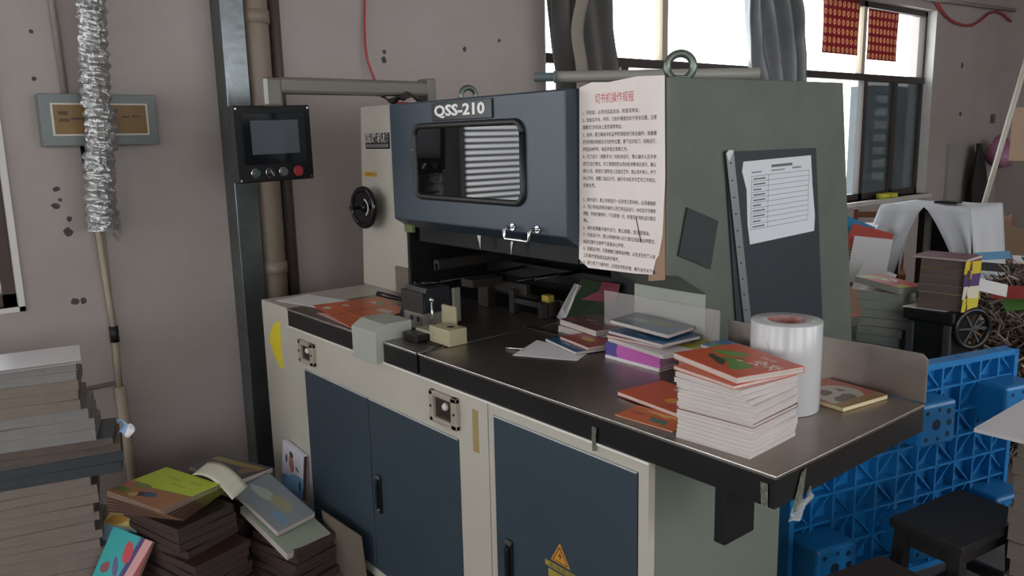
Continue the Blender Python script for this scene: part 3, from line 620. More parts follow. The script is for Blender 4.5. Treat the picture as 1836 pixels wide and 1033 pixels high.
text('숫자', .042, mat('cover_white_print', 'e6dcd4', .4), tb, Matrix.Translation((.03, .005, .0143)) @ Matrix.Rotation(R(0), 4, 'Z'), 'lettering', bold=.0008)
text('한눈에', .016, MATS['cover_white_print'], tb, Matrix.Translation((.012, .05, .0143)), 'lettering')
# tape roll
t = thing('label_roll', 'big white roll of film standing on end on the table', 'roll', (-.21, .358, .9315))
b = B(); b.lathe([(.043, .208), (.078, .208), (.079, .206), (.079, .002), (.078, 0), (.043, 0)], 48, Matrix.Translation((-.21, .358, .9315)), caps=False); b.done('film', mat('white_film', 'bfbfc0', .22, var=.06), t)
b = B(); b.lathe([(.043, .2079), (.0385, .2079), (.0385, .0), (.043, 0), (.043, .2079)], 40, Matrix.Translation((-.21, .358, .9315)), caps=False); b.done('core', mat('red_print_core', 'a84a4c', .5, var=.6, vscale=30, col2='b9aca4'), t)
b = B(); b.tube([(-.205+.0795*math.cos(R(a))-.005, .358+.0795*math.sin(R(a)), zz) for a, zz in ((-88, 1.10), (-86, 1.088), (-82, 1.078), (-76, 1.068), (-72, 1.055), (-71, 1.04), (-73, 1.03))], .0006, 5); b.done('film_edge', mat('film_crease', '9a9896', .4), t)
# loose orange books
book('picture_book', 'orange picture book with white barcode box left of the tall stack', .215, .15, .010, at(-.41, .195, .9345, -6), A_OR1, WPAGE)
book('picture_book', 'thin orange picture book with blue flower at the table front edge', .16, .088, .0025, at(-.357, .075, .9315, 4), A_OR2, WPAGE)
book('picture_book', 'picture book with arched pattern lying behind the white roll', .17, .165, .011, at(-.168, .512, .9315, -8), A_PARK, mat('cream_pages', 'c9bf9a', .7))
# middle heap
book_specs = []
z = .9315
for k in range(5):
    t_ = .0095
    book('picture_book', 'pink-spined picture book, %s from the bottom in the middle heap' % ORD[k+1], .205, .15, t_, at(-.692+.002*math.sin(k*2), .442, z, -1+.5*k), A_WHITE if k == 0 else A_PINK, PAGESD, 'pink books in the middle heap', sp=-1); z += t_+.0003
z1_ = z
book('picture_book', 'white picture book lying askew on the pink-spined books', .24, .16, .009, at(-.66, .435, z, -9), A_WHITE, WPAGE); z += .0093
book('picture_book', 'red-edged picture book below the blue one in the middle heap', .20, .14, .008, at(-.70, .45, z, 3), A_RED, WPAGE); z += .0083
book('picture_book', 'blue picture book with pale print in the middle heap', .215, .15, .010, at(-.69, .455, z, -4), A_BLUE, WPAGE); z += .0103
book('picture_book', 'grey-blue picture book on top of the middle heap', .20, .13, .011, at(-.71, .47, z+.012, 6, 0, 4), A_GREYB, WPAGE)
# left of the heap
sheet('paper_sheet', 'white loose sheet on the dark table in front of the heap', [(-1.0, .19), (-1.085, .36), (-.86, .36), (-.825, .285)], .9318, WHITEP)
book('picture_book', 'blue picture book lying on the white loose sheet', .19, .12, .010, at(-.945, .40, .9335, -14), A_BLUE, WPAGE)
book('picture_book', 'red picture book lying on the small blue one', .16, .10, .010, at(-.92, .42, .9438, -12), A_RED, WPAGE)
book('picture_book', 'thick white-edged book under the maroon one', .215, .15, .022, at(-1.005, .545, .9315, -6), A_WHITE, WPAGE)
book('picture_book', 'maroon covered picture book on the white-edged one', .205, .15, .020, at(-1.01, .55, .954, -10), A_MAR, WPAGE)
# right of the heap
z = .9315
for k, (lb, cv, t_, a) in enumerate((('white picture book at the bottom of the small pile by the back plate', A_WHITE, .018, 3), ('picture book with red label in the small pile by the back plate', A_WHITE, .014, -4), ('white picture book, third from the bottom by the back plate', A_WHITE, .012, 5), ('yellow-green picture book in the small pile by the back plate', A_YEL, .014, -3), ('blue and green picture book on top of the small pile', A_BG, .010, -12))):
    book('picture_book', lb, .17 if k < 4 else .11, .12 if k < 4 else .09, t_, at(-.505+(.03 if k == 4 else 0), .505, z, a), cv, WPAGE, 'small pile by the back plate'); z += t_+.0003
# clear acrylic plate
ACR = mat('clear_acrylic', 'd9d2d2', .12, alpha=.25, spec=.8)
b = B(); b.box(-.22, .22, -.0025, .0025, 0, .15, .001)
o = b.done('acrylic_plate', ACR); o.matrix_world = at(-.752, .548, .9325, 0, 0); tag(o, 'clear acrylic plate standing upright behind the middle heap of books', 'plate'); 
# standing open book
t = thing('open_book', 'dark green and red book standing half open beside the cutting bed', 'book', (-1.2, .62, .9315))
def quad(name, p, m, th_=.004):
    b = B(); a0, a1, a2, a3 = [Vector(q) for q in p]; n = (a1-a0).cross(a3-a0).normalized()*th_
    vs = [b.bm.verts.new(q) for q in (a0, a1, a2, a3, a0+n, a1+n, a2+n, a3+n)]
    for q in ((0, 3, 2, 1), (4, 5, 6, 7), (0, 1, 5, 4), (1, 2, 6, 5), (2, 3, 7, 6), (3, 0, 4, 7)): b.bm.faces.new([vs[i] for i in q])
    return b.done(name, m, t)
quad('cover', [(-1.21, .60, .9315), (-1.05, .655, .9315), (-1.0, .655, 1.085), (-1.125, .60, 1.095)], art('cover_green_red', '1c3018', [('box', .5, .5, 9, 9, 0, '1c3018')]))
quad('cover_band', [(-1.166, .5985, 1.02), (-1.02, .6505, 1.02), (-1.0, .6515, 1.085), (-1.127, .5985, 1.095)], mat('maroon_band', '6e2436', .4), .002)
quad('pages', [(-1.285, .63, .9315), (-1.215, .60, .9315), (-1.13, .60, 1.07), (-1.19, .63, 1.065)], art('page_sketch', 'd8d6d4', [('box', .55, .5, .2, .3, 20, '9a9896')]))
# covers lying on the left end of the machine
sheet('paper_sheet', 'white loose sheet on the left end of the machine top', [(-2.33, .03), (-2.36, .185), (-1.98, .27), (-2.05, .09)], .9318, WHITEP)
A_ORS = art('orange_cover_sheet', 'cf6436', [('box', .5, .5, .04, .6, 0, 'b5552e'), ('ell', .3, .7, .1, .06, 0, 'c9b3a4'), ('ell', .35, .72, .05, .12, 40, '7a8a5a'), ('box', .72, .5, .1, .06, 10, 'cdbcae'), ('ell', .2, .3, .06, .05, 0, 'd9c4b4')])
sheet('cover_sheet', 'unfolded orange cover sheet lowest on the machine left end', [(-2.12, .09), (-2.08, .34), (-1.74, .27), (-1.66, .012)], .9335, A_ORS, 'cover sheet', group='orange cover sheets')
sheet('cover_sheet', 'unfolded orange cover sheet topmost, with grey motif', [(-2.09, .14), (-2.06, .37), (-1.75, .30), (-1.70, .10)], .9352, A_ORS, 'cover sheet', group='orange cover sheets')
sheet('paper_sheet', 'narrow pink-edged sheet sticking out below the orange covers', [(-1.98, .04), (-1.9, .09), (-1.62, .03), (-1.60, .008)], .9325, mat('pink_paper', 'd8a8a0', .5))

# notice, form, pads and ruler on the machine
NOTE = mat('aged_paper', 'ede3dd', .8, var=.15, vscale=4, col2='b59c8c')
nt_ = thing('notice_sheet', 'large aged paper notice with red heading taped to the machine front', 'notice', (-.76, .39, 1.19))
b = B(); b.prism([(-.918, 1.700), (-.87, 1.712), (-.80, 1.708), (-.70, 1.716), (-.606, 1.712), (-.600, 1.45), (-.606, 1.30), (-.618, 1.245), (-.628, 1.232), (-.640, 1.19), (-.70, 1.186), (-.80, 1.184), (-.885, 1.182), (-.925, 1.205), (-.922, 1.3)], 'y', .3905, .3918); b.done('paper', NOTE, nt_)
def nt_text(s_, x, z, size, m, wd=None):
    text(s_, size, m, nt_, frame(Vector((x, .3903, z))-Vector(WLOC[nt_.name]), (1, 0, 0), (0, 0, 1)), 'printed_line', width=wd, bold=.00014)
nt_text('切书机操作规程', -.855, 1.655, .03, REDINK, .145)
LINES = ['　1、开机前，必须对设备加油，检查润滑油；', '　2、检查各开关、按钮、刀的护罩是否处于安全位置，注意', '观察切刀的机身上是否留有物品；', '　3、启动，要正确启动设备按照规程进行安全操作，准确摆', '放印刷物的规格及方向放料位置，要下压切纸刀，规格运行，', '按照启动按钮，电机声音正常再工作。', '　4、切刀运行（调整不大）时启动运行，禁止操作人员手伸', '进切刀运行部位，手工清理纸屑必须停机并断电后进行，确认', '操作人员，清理切刀要把身上各部位离开，禁止将手伸入，按下', '停止开关，调整刀具后方可，操作不停机不许离开工作岗位，', '违者处罚。', '', '　5、操作运行，禁止带病运行一旦异常立即停机，必须请维修', '人，禁止带病运转和非操作人员使用设备运行，停机后方可维修', '调整、更换护罩等件，每日清理一次，检查各个电机运行情况', '等。', '　6、操作前要戴手套开关刀，禁止超载，加注润滑油。', '　7、切纸运行中，禁止将物料伸入切刀部位或其他运转部位，', '如发生意外立即按下紧急停止按钮。', '　8、机器运行时，不要接触刀器等运动物，以免发生伤害人身', '工伤事故或造成设备损坏事故。', '　9、换刀或下刀操作时，必须由专职护理，断开总开关下电']
z = 1.624
for s_ in LINES:
    if s_: nt_text(s_, -.905, z, .0125, INK, min(.275, .0102*len(s_)))
    z -= .0205
b = B(); b.prism([(-.66, 1.44), (-.602, 1.44), (-.598, 1.18), (-.655, 1.17)], 'y', .3925, .394)
tag(b.done('backing_sheet', mat('brown_paper', '9a7c66', .8)), 'brown paper sheet peeking out behind the aged notice', 'paper')
b = B(); b.tube([(-.70, .39, 1.345), (-.69, .389, 1.31), (-.68, .389, 1.275)], .0012, 5); b.done('tear', INK, nt_)
# form on the hatch
fm = thing('form_sheet', 'white printed form sheet taped on the dark side hatch', 'paper', (-.586, .9, 1.36))
b = B(); b.prism([(.715, 1.482), (1.069, 1.490), (1.085, 1.40), (1.108, 1.30), (1.108, 1.25), (.76, 1.240), (.745, 1.30), (.735, 1.40), (.71, 1.455)], 'x', -.5875, -.5865); b.done('paper', mat('form_paper', 'cfd2d6', .7), fm)
FI = mat('form_ink', '7c8084', .7)
Fm = Matrix.Translation(-Vector(WLOC[fm.name])) @ frame((-.5862, .74, 1.26), (.0, 1, .022), (0, -.14, 1))   # form plane
def fline(x0, x1, y, h_=.0016, nm='form_line', m=FI):
    b = B(); b.box(x0, x1, y, y+h_, 0, .0003); o_ = b.done(nm, m, fm, world=False); o_.data.transform(Fm)
for k in range(11): fline(.02, .325, .022+k*.0155)
for k in range(10): fline(.03, .09-.02*(k % 3 == 1), .028+k*.0155, .004, 'form_word', mat('form_word', '5f6468', .7))
for x in (.02, .105, .325):
    b = B(); b.box(x, x+.0014, .022, .178, 0, .0003); o_ = b.done('form_line', FI, fm, world=False); o_.data.transform(Fm)
fline(.12, .23, .198, .008, 'form_title', mat('form_word', '5f6468', .7)); fline(.02, .07, .187, .004, 'form_word', FI); fline(.12, .19, .187, .004, 'form_word', FI); fline(.23, .28, .188, .005, 'form_word', FI)
b = B(); b.prism([(.471, 1.369), (.607, 1.322), (.577, 1.189), (.437, 1.242)], 'x', -.5935, -.588); tag(b.done('dark_pad', mat('dark_pad', '282b2d', .6)), 'dark grey rectangular pad stuck crooked on the green housing', 'pad')
RUL = mat('ruler_steel', '8f9493', .35, metal=.7)
t = thing('steel_ruler', 'long steel ruler leaning on the side hatch of the machine', 'ruler', (-.583, .74, .9))
b = B(); b.prism([(.628, 1.508), (.640, 1.517), (.662, 1.515), (.79, .935), (.755, .935)], 'x', -.5855, -.583); b.done('blade', RUL, t)
for k in range(11):
    c = k/11; y = .650+.115*c; z = 1.48-.53*c; b = B(); b.box(-.583, -.5827, y-.004, y+.004, z-.002, z+.002); b.done('mark', INK, t)
b = B(); b.prism([(.628, 1.508), (.640, 1.517), (.662, 1.515), (.64, 1.485)], 'x', -.583, -.5815); b.done('end_cap', mat('pale_cap', 'c9cccb', .4), t)
t = thing('plastic_tube', 'pale grey plastic tube lying on top of the machine', 'tube', (-1.0, .7, 1.74))
p0, p1 = Vector((-1.26, .52, 1.757)), Vector((-.72, .98, 1.744))
B().tube([p0+(p1-p0)*.10, p1], .018, 16).done('pipe', mat('pale_tube', '8f8b84', .4), t)
b = B(); b.tube([p0, p0+(p1-p0)*.09], .0145, 16, caps=False); b.tube([p0+(p1-p0)*.09, p0+(p1-p0)*.105], .0195, 16); b.done('end_socket', mat('socket_grey', '5d686c', .4), t)
b = B(); b.lathe([(.0125, 0), (.0125, .002)], 16, frame(p0+(p1-p0)*.012, Vector((0, 0, 1)), (p1-p0).cross(Vector((0, 0, 1))))); b.done('bore', DARK, t)
# glittering tape strips on the slab
GLT = mat('glitter_tape', 'a9b0a0', .25, metal=.6, var=.7, vscale=180, col2='2f332c')
tag(B().prism([(-.476, .902), (-.462, .902), (-.464, .872), (-.462, .846), (-.474, .842), (-.476, .872)], 'y', -.0062, -.0048).done('tape_strip', GLT), 'short glittering tape strip hanging on the middle of the black table edge', 'tape')
tag(B().prism([(-.03, .912), (-.014, .912), (-.012, .866), (-.026, .866)], 'y', -.0035, -.0022).done('tape_strip', GLT), 'glittering tape strip at the front corner of the black table edge', 'tape')
tag(B().prism([(.085, .915), (.10, .92), (.088, .845), (.055, .84)], 'x', .0025, .004).done('tape_strip', GLT), 'glittering tape strip on the right end of the table edge', 'tape')
b = B(); b.grid(lambda a, c: Vector((.005+.006*math.sin(a*9+c*5)+.004*c, .045+.07*a, .842+.035*a*a-.018*c+.003*math.sin(a*14))), 14, 5); tag(b.done('film_scrap', mat('clear_film', 'a9adad', .12, alpha=.55), solid=.0006), 'twisted scrap of clear film hanging below the table end', 'film')

# ================================================================== LEFT STACK AND FLOOR PILE
D_ = Vector((.25, .968, 0)); Nn = Vector((-.968, .25, 0)); P0 = Vector((-2.2, -.684, 0))
layers = []   # from the bottom: thickness, cover colour, page material, shift along the face
PGm = mat('grey_page_edges', '8e8b88', .8, stripes=(230, .35), var=.25, vscale=9)
PGd = mat('dark_slate_edges', '3c4448', .7, stripes=(200, .4), var=.4, vscale=12)
PGo = mat('stained_edges', '6b5648', .7, stripes=(200, .35), var=.6, vscale=10, col2='3a444a')
zt = 0
for k in range(13): layers.append((random.choice((.021, .019, .024)), '7c736c', PAGESD, random.uniform(-.07, -.02)))
layers += [(.026, '2f3a40', PGd, .045), (.024, '35434a', PGd, .05), (.018, '7d6a5c', PGo, .045), (.02, '3c4a52', PGo, .03)]
layers += [(.03, '8a8886', PGm, -.02), (.026, '84817f', PGm, -.025), (.028, '8a8886', PGm, -.035)]
layers += [(.026, '7f736a', PAGESD, -.055), (.022, '7f736a', PAGESD, -.065), (.024, '75695f', PAGESD, -.058), (.02, '8a8886', PGm, -.062), (.018, '8a8886', PGm, -.06)]
need = .842-sum(l[0] for l in layers)-.0003*len(layers); nl = len(layers); zz = 0
for k, (t_, c_, pg, sh) in enumerate(layers):
    t_ += need/nl
    L_ = .40; dp = .23
    ctr = P0-D_*(L_/2-sh)+Nn*(dp/2+random.uniform(0, .012)); ctr.z = zz
    book('magazine_bundle', 'dusty bundle of printed sheets, %s from the top of the left stack' % ORD[nl-k+1], L_, dp, t_, at(ctr.x, ctr.y, zz, 75.5+180+random.uniform(-2, 2)), art('bundle_'+c_, c_, []), pg, 'bundles in the left stack', 'bundle', sp=-1)
    zz += t_+.0003
ctr = P0-D_*.25+Nn*.11
book('magazine_bundle', 'thin white-covered bundle on top of the left stack', .40, .25, .010, at(ctr.x, ctr.y, zz, 75.5+180+4), A_WHITE, PGm, 'bundles in the left stack', 'bundle', sp=-1)
q = P0+D_*.04+Nn*.02
o = B().grid(lambda a, c: Vector((q.x+.05*a+.01*c, q.y+.03*a+.02*math.sin(c*3), .565+.05*c+.01*math.sin(a*6))), 6, 6).done('paper_scrap', art('blue_white_scrap', '7fa6cf', [('ell', .75, .5, .3, .5, 0, 'd9d6d6'), ('ell', .8, .3, .08, .2, 0, '3a4a6a')]), solid=.0015)
tag(o, 'crumpled light blue and white paper scrap sticking out of the left stack', 'paper')

cols = ['3a2824', '2f2320', '433029', '382b26', '2b2523']
# main brown stack under the fan
zz = 0; NA = 10; tA = .029
for k in range(NA):
    s_ = -.03 if k > 5 else .02
    book('picture_book', 'brown-edged book, %s from the bottom under the lime fan of books' % ORD[k+1], .32, .225, tA, at(-2.035+s_+random.uniform(-.012, .012), -.475+random.uniform(-.012, .012)-(.02 if k > 5 else 0), zz, 18.5+random.uniform(-6, 6)), art('brown_'+cols[k % 5], cols[k % 5], []), PAGESB, 'brown-edged floor stack'); zz += tA+.0004
zA = zz
A_LIME = art('cover_lime_picture', 'b7c93a', [('box', .2, .0, 1.2, .36, 10, '9a6a48'), ('ell', .1, .32, .12, .12, 0, 'b0685c'), ('ell', .25, .38, .14, .07, 10, '74864a'), ('ell', .12, .15, .13, .08, 0, '6b7a44'), ('ell', .52, .22, .12, .08, 25, '3f5878'), ('ell', .42, .18, .05, .07, 0, '45272a'), ('ell', .36, .12, .06, .06, 0, 'b99a6a'), ('box', .4, .78, .12, .03, 0, 'a3b236'), ('box', .6, .65, .12, .025, 0, 'a3b236'), ('box', .75, .82, .1, .025, 0, 'a3b236')], warp=.035)
for k in range(7):
    top = 7-k
    book('picture_book', 'lime covered picture book with brown picture, %s from the top of the fan' % ORD[top], .31, .235, .0115, at(-2.115+.010*k-.02, -.515-.004*k, zA+k*.0121, 36-3.0*k), A_LIME, PAGESB if k < 5 else PAGESD, 'lime fan of books')
# right-hand brown stack against the machine
zz = 0
for k in range(6):
    book('picture_book', 'brown-edged book, %s from the bottom in the stack against the machine' % ORD[k+1], .26, .185, .027, at(-1.87+random.uniform(-.012, .012), -.165+random.uniform(-.01, .01), zz, 12+random.uniform(-5, 5)), art('brown_'+cols[(k+2) % 5], cols[(k+2) % 5], []), PAGESB, 'brown-edged stack against the machine'); zz += .0274
zB = zz
A_GREYP = art('cover_grey_picture', '55565c', [('box', .45, .75, .5, .12, 0, 'a38e5c'), ('ell', .3, .45, .1, .05, 0, '7a7c82'), ('ell', .8, .5, .12, .2, 0, '8c7460')])
book('picture_book', 'grey picture book with ochre strip behind the lime fan', .27, .17, .02, at(-2.235, -.245, .30, 24, -6, 2), A_GREYP, PAGES)
book('picture_book', 'green-grey book under the grey picture book behind the fan', .27, .18, .05, at(-2.23, -.25, .245, 20, -6, 2), art('cover_moss', '4c5248', []), PAGESD)
for k in range(8):
    book('picture_book', 'dark book, %s from the bottom of the stack behind the lime fan' % ORD[k+1], .26, .18, .028, at(-2.24+random.uniform(-.01, .01), -.235, k*.0284, 18+random.uniform(-3, 3)), art('brown_'+cols[k % 5], cols[k % 5], []), PAGESB, 'dark stack behind the lime fan')
book('picture_book', 'grey book sliding down toward the machine on the floor pile', .29, .16, .022, at(-1.96, -.195, .238, 10, 4, 17), A_GREYB, PAGES)
book('picture_book', 'pale-paged book under the sliding grey one', .31, .18, .028, at(-1.89, -.185, .181, 8, 3, 16), art('cover_pale_moss', '8c9484', []), PAGES)
b = B(); b.grid(lambda a, c: Vector((-2.14+.20*a+.03*c, -.36+.07*a-.07*c, .40-.05*a*a-.02*c+.02*math.sin(a*3.1))), 14, 5)
tag(b.done('paper_sheet', mat('cream_sheet', 'c9c7b2', .5), solid=.0015, smooth=True), 'curled cream sheet lying over the floor pile', 'paper')
A_DUCK = art('cover_blue_white', 'cfd0da', [('box', .5, .12, 1, .22, 12, '5e93c4'), ('ell', .6, .25, .5, .18, 20, '7fb0d8'), ('ell', .45, .62, .12, .18, 20, 'b06a62'), ('ell', .42, .82, .09, .07, 0, '4a2e2e'), ('ell', .2, .66, .05, .09, 0, '3a4a6a'), ('ell', .72, .6, .1, .03, -20, '5a4a44'), ('ell', .88, .28, .06, .12, 0, '33485c')])
book('picture_book', 'blue and white picture book leaning against the cream machine side', .185, .19, .018, frame((-2.15, -.012, .27), (1, .02, -.10), (.1, .06, 1)), A_DUCK, mat('brown_spine_pages', '3c2320', .6))
A_TEAL = art('cover_teal_picture', '2fa3a4', [('box', .82, .4, .14, .8, -14, 'd29a98'), ('box', .62, .4, .05, .7, -14, '44306e'), ('ell', .56, .75, .1, .16, 20, 'c2414a'), ('ell', .2, .45, .1, .08, 30, '8a4a50'), ('ell', .42, .5, .06, .16, 30, '5a5a86'), ('ell', .5, .25, .05, .14, 10, 'b06a5a'), ('ell', .15, .05, .3, .16, 40, '3f4c8a'), ('box', .95, .5, .07, .9, -14, '8a3a36'), ('ell', .82, .35, .03, .1, 20, '3a2a2a'), ('box', .62, .1, .1, .2, -14, 'cdd0dc')], warp=.04)
book('picture_book', 'teal and pink picture book propped at the front of the floor pile', .20, .24, .012, frame((-2.10, -.70, .115), (.9, .40, -.08), (-.35, .42, .85)), A_TEAL, PAGESD)
A_SAND = art('cover_sand', 'c9b87a', [('box', .5, .2, 1, .25, 5, 'a5c4da'), ('ell', .4, .6, .3, .1, 20, 'b98a4a')])
b = B(); b.prism([(-.10, -.07), (.09, -.08), (.10, .05), (.06, .055), (.05, .075), (-.07, .07)], 'z', 0, .002)
o = b.done('paper_sheet', A_SAND); o.matrix_world = frame((-2.24, -.655, .215), (.9, .38, .0), (-.3, .5, .75)); tag(o, 'yellow and light blue printed sheet behind the teal book', 'paper')
b = B(); b.grid(lambda a, c: Vector((-2.15+.30*a, -.72+.10*a-.12*c, .045+.05*math.sin(a*2.6)-.03*c)), 12, 5)
tag(b.done('paper_sheet', WHITEP, solid=.0015, smooth=True), 'white curved sheet on the floor in front of the teal book', 'paper')
o = B().box(-.14, .14, 0, .004, 0, .22).done('cardboard_sheet', mat('grey_cardboard', '6b6156', .8, var=.2)); o.matrix_world = at(-1.70, -.040, .0, 2, 4); tag(o, 'grey cardboard piece standing between the floor pile and the machine', 'cardboard')

# ================================================================== RIGHT: PALLET, STOOLS, PAPER STACK
BLUE = mat('blue_pallet_plastic', '1f78b8', .35, var=.12)
u_ = Vector((.262, .965, 0)).normalized(); PO = Vector((-.575, .95, 0)); nrm = Vector((u_.y, -u_.x, 0))
Wp = Matrix((u_, Vector((0, 0, 1)), nrm)).transposed().to_4x4(); Wp.translation = PO     # x along, y up, z toward the aisle
PL, PH = 1.06, .77
pt_ = thing('plastic_pallet', 'blue plastic pallet standing on edge beside the machine, ribbed side out', 'pallet', PO)
def PP(b, nm, m=BLUE, par=None):
    for v in b.bm.verts: v.co = Wp @ v.co
    return b.done(nm, m, par or pt_)
PP(B().box(0, PL, 0, PH, 0, .012), 'deck')
b = B(); e = .05
b.box(0, PL, PH-.022, PH, .012, e); b.box(0, PL, 0, .022, .012, e); b.box(0, .02, 0, PH, .012, e); b.box(PL-.02, PL, 0, PH, .012, e); PP(b, 'rim')
nx, ny = 11, 8; gx, gy = PL/nx, PH/ny
for i in range(1, nx): PP(B().box(i*gx-.004, i*gx+.004, .02, PH-.02, .012, .044), 'rib')
for j in range(1, ny): PP(B().box(.02, PL-.02, j*gy-.004, j*gy+.004, .012, .044), 'rib')
src_ = {}
for i in range(nx):     # diagonal ribs, alternating from cell to cell
    for j in range(ny):
        fl = (i+j) % 2
        if fl not in src_:
            d = Vector((-gx if fl else gx, gy, 0)); a = math.atan2(d.y, d.x); b = B()
            b.box(0, d.length, -.003, .003, .012, .034, mx=Matrix.Rotation(a, 4, 'Z'))
            bmesh.ops.transform(b.bm, matrix=Wp.to_3x3().to_4x4(), verts=b.bm.verts)
            me = bpy.data.meshes.new('brace'); b.bm.to_mesh(me); b.bm.free(); me.materials.append(BLUE); src_[fl] = me
        o = bpy.data.objects.new('brace', src_[fl]); COL.objects.link(o); o.parent = pt_
        o.location = Wp.to_3x3() @ Vector(((i+fl)*gx, j*gy, 0))
for cx in (.11, .53, .95):
    for cy in (.19, .60):
        ft = PP(B().box(cx-.085, cx+.085, cy-.075, cy+.075, .012, .15, .012), 'foot')
        for (hx, hy, hr) in ((-.055, .045, .008), (-.055, -.045, .008), (-.01, 0, .019), (.045, .04, .010), (.045, -.04, .010), (.05, 0, .012), (0, .05, .007), (0, -.05, .007)):
            PP(B().lathe([(hr, .1495), (hr, .1508)], 14, Matrix.Translation((cx+hx, cy+hy, 0))), 'foot_hole', mat('pallet_hole', '0c2a44', .6), ft)
# dark wooden stools
STOOL = mat('black_stained_wood', '1f1c1b', .55, var=.3, vscale=8)
STOOLB = mat('dark_brown_wood', '33241c', .55, var=.3, vscale=8)
def stool(label, m, x, y, h, a, w, d):
    t = thing('wooden_stool', label, 'stool', (x, y, 0), (0, 0, R(a)), 'wooden stools')
    B().box(-w/2, w/2, -d/2, d/2, h-.028, h, .004).done('seat', m, t, world=False)
    for sx in (-1, 1):
        for sy in (-1, 1):
            b = B(); X, Y = sx*(w/2-.03), sy*(d/2-.03); o_ = .02
            vs = [b.bm.verts.new((X+dx+sx*q, Y+dy+sy*q, z)) for z, q in ((0, o_), (h-.028, 0)) for dx, dy in ((-.018, -.018), (.018, -.018), (.018, .018), (-.018, .018))]
            for q in ((0, 3, 2, 1), (4, 5, 6, 7), (0, 1, 5, 4), (1, 2, 6, 5), (2, 3, 7, 6), (3, 0, 4, 7)): b.bm.faces.new([vs[i] for i in q])
            b.done('leg', m, t, world=False)
    for sx in (-1, 1):
        B().box(sx*(w/2-.025)-.009, sx*(w/2-.025)+.009, -d/2+.04, d/2-.04, .14, .175).done('stretcher', m, t, world=False)
        B().box(sx*(w/2-.03)-.009, sx*(w/2-.03)+.009, -d/2+.04, d/2-.04, h-.075, h-.028).done('apron', m, t, world=False)
    for sy in (-1, 1):
        B().box(-w/2+.045, w/2-.045, sy*(d/2-.025)-.009, sy*(d/2-.025)+.009, .19, .225).done('stretcher', m, t, world=False)
        B().box(-w/2+.045, w/2-.045, sy*(d/2-.03)-.009, sy*(d/2-.03)+.009, h-.075, h-.028).done('apron', m, t, world=False)
stool('black wooden stool standing in front of the blue pallet', STOOL, -.105, 1.16, .43, -8, .22, .36)
stool('low dark brown wooden stool at the bottom edge of the picture', STOOLB, -.13, .73, .37, -12, .20, .26)
# paper stack at the right picture edge
pz = 0
for k in range(14):
    book('paper_ream', 'grey-brown ream of paper, %s from the bottom of the right-hand stack' % ORD[k+1], .42, .34, .05, at(.235+random.uniform(-.008, .008), 1.33+random.uniform(-.006, .006), pz, random.uniform(-1.5, 1.5)), art('ream_wrap', '6f655c', []), mat('ream_edges', '776c62', .8, stripes=(230, .3), var=.2), 'reams of the right-hand stack', 'paper ream'); pz += .0504
o = B().box(-.08, .48, 1.135, 1.56, pz, pz+.012, .001).done('board', mat('white_board', 'd6d1d4', .6)); tag(o, 'white board lying on the right-hand paper stack', 'board')
BTOP = pz

# ================================================================== BACKGROUND CLUTTER
# book stack left of the black trolley
zz = 0; PGb = PAGESG
covs = ['a8b0a4', '7c8a84', 'c9c3bb', '8f9aa6', 'b05a52', '9ab0c2', '8a8078', '6f5a50']
for k in range(19):
    th_ = .042
    book('picture_book', 'greenish white book, %s from the bottom of the stack behind the back plate' % ORD[k+1], .21, .16, th_, at(-1.015+.008*math.sin(k*1.3), 2.55+random.uniform(-.01, .01), zz, 6+6*math.sin(k*.9)), art('bgc_'+covs[k % 8], covs[k % 8], []), PGb, 'stack behind the back plate'); zz += th_+.0005
A_BALL = art('cover_red_ball', 'b0443e', [('ell', .38, .6, .2, .2, 0, 'd0ccc6'), ('ell', .32, .65, .07, .08, 0, '26262a'), ('ell', .46, .6, .05, .07, 0, '26262a'), ('box', .12, .3, .12, .4, -20, '8a9a4a'), ('box', .92, .2, .1, .3, 10, 'b8a83e'), ('ell', .6, .25, .2, .04, 0, 'c9705c')], warp=.01)
book('picture_book', 'red picture book with a football on top of the background stack', .25, .19, .03, at(-1.02, 2.555, zz+.012, -12, -3, 5), A_BALL, PGb)
zzs = 0
for k in range(13):
    book('picture_book', 'white-spined book, %s from the bottom of the leaning column' % ORD[k+1], .15, .16, .05, at(-1.225+.003*k*math.sin(k), 2.50, zzs, -28+8*math.sin(k*1.7), 0, 0), art('bgs_'+covs[(k*3) % 8], covs[(k*3) % 8], []), mat('white_pages_bg', 'c9c9cc', .7, stripes=(200, .3)), 'leaning column of white books'); zzs += .0505
# black trolley with a book stack
BT = mat('trolley_black', '16171a', .4); BTG = mat('trolley_grey', '5c5f62', .3, metal=.5)
t = thing('trolley_box', 'black trolley box with grey corner posts behind the table end', 'trolley', (-.78, 2.5, 0))
b = B(); b.box(-.865, -.665, 2.42, 2.62, .12, .72, .01); b.done('body', BT, t)
for x in (-.862, -.70): B().box(x, x+.035, 2.405, 2.42, .14, .705, .006).done('corner_post', BTG, t)
B().box(-.878, -.655, 2.40, 2.64, .715, .765, .008).done('lid', BT, t)
for x in (-.83, -.70):
    for y in (2.45, 2.59): B().lathe([(.05, -.015), (.058, -.01), (.058, .01), (.05, .015)], 20, Matrix.Translation((x, y, .058)) @ Matrix.Rotation(R(90), 4, 'Y')).done('wheel', BLKPL, t)
W = Matrix.Translation((-.615, 2.5, .69)) @ Matrix.Rotation(R(62), 4, 'Z') @ Matrix.Rotation(R(90), 4, 'X')
B().torus(W, .085, .014, 28, 8).done('tyre', BLKPL, t); 
for k in range(6): B().box(0, .08, -.004, .004, -.004, .004, mx=W @ Matrix.Rotation(R(60*k), 4, 'Z')).done('spoke', BTG, t)
sheet('paper_sheet', 'white sheet under the books on the black trolley', [(-.885, 2.40), (-.70, 2.42), (-.68, 2.6), (-.87, 2.62)], .7655, WHITEP)
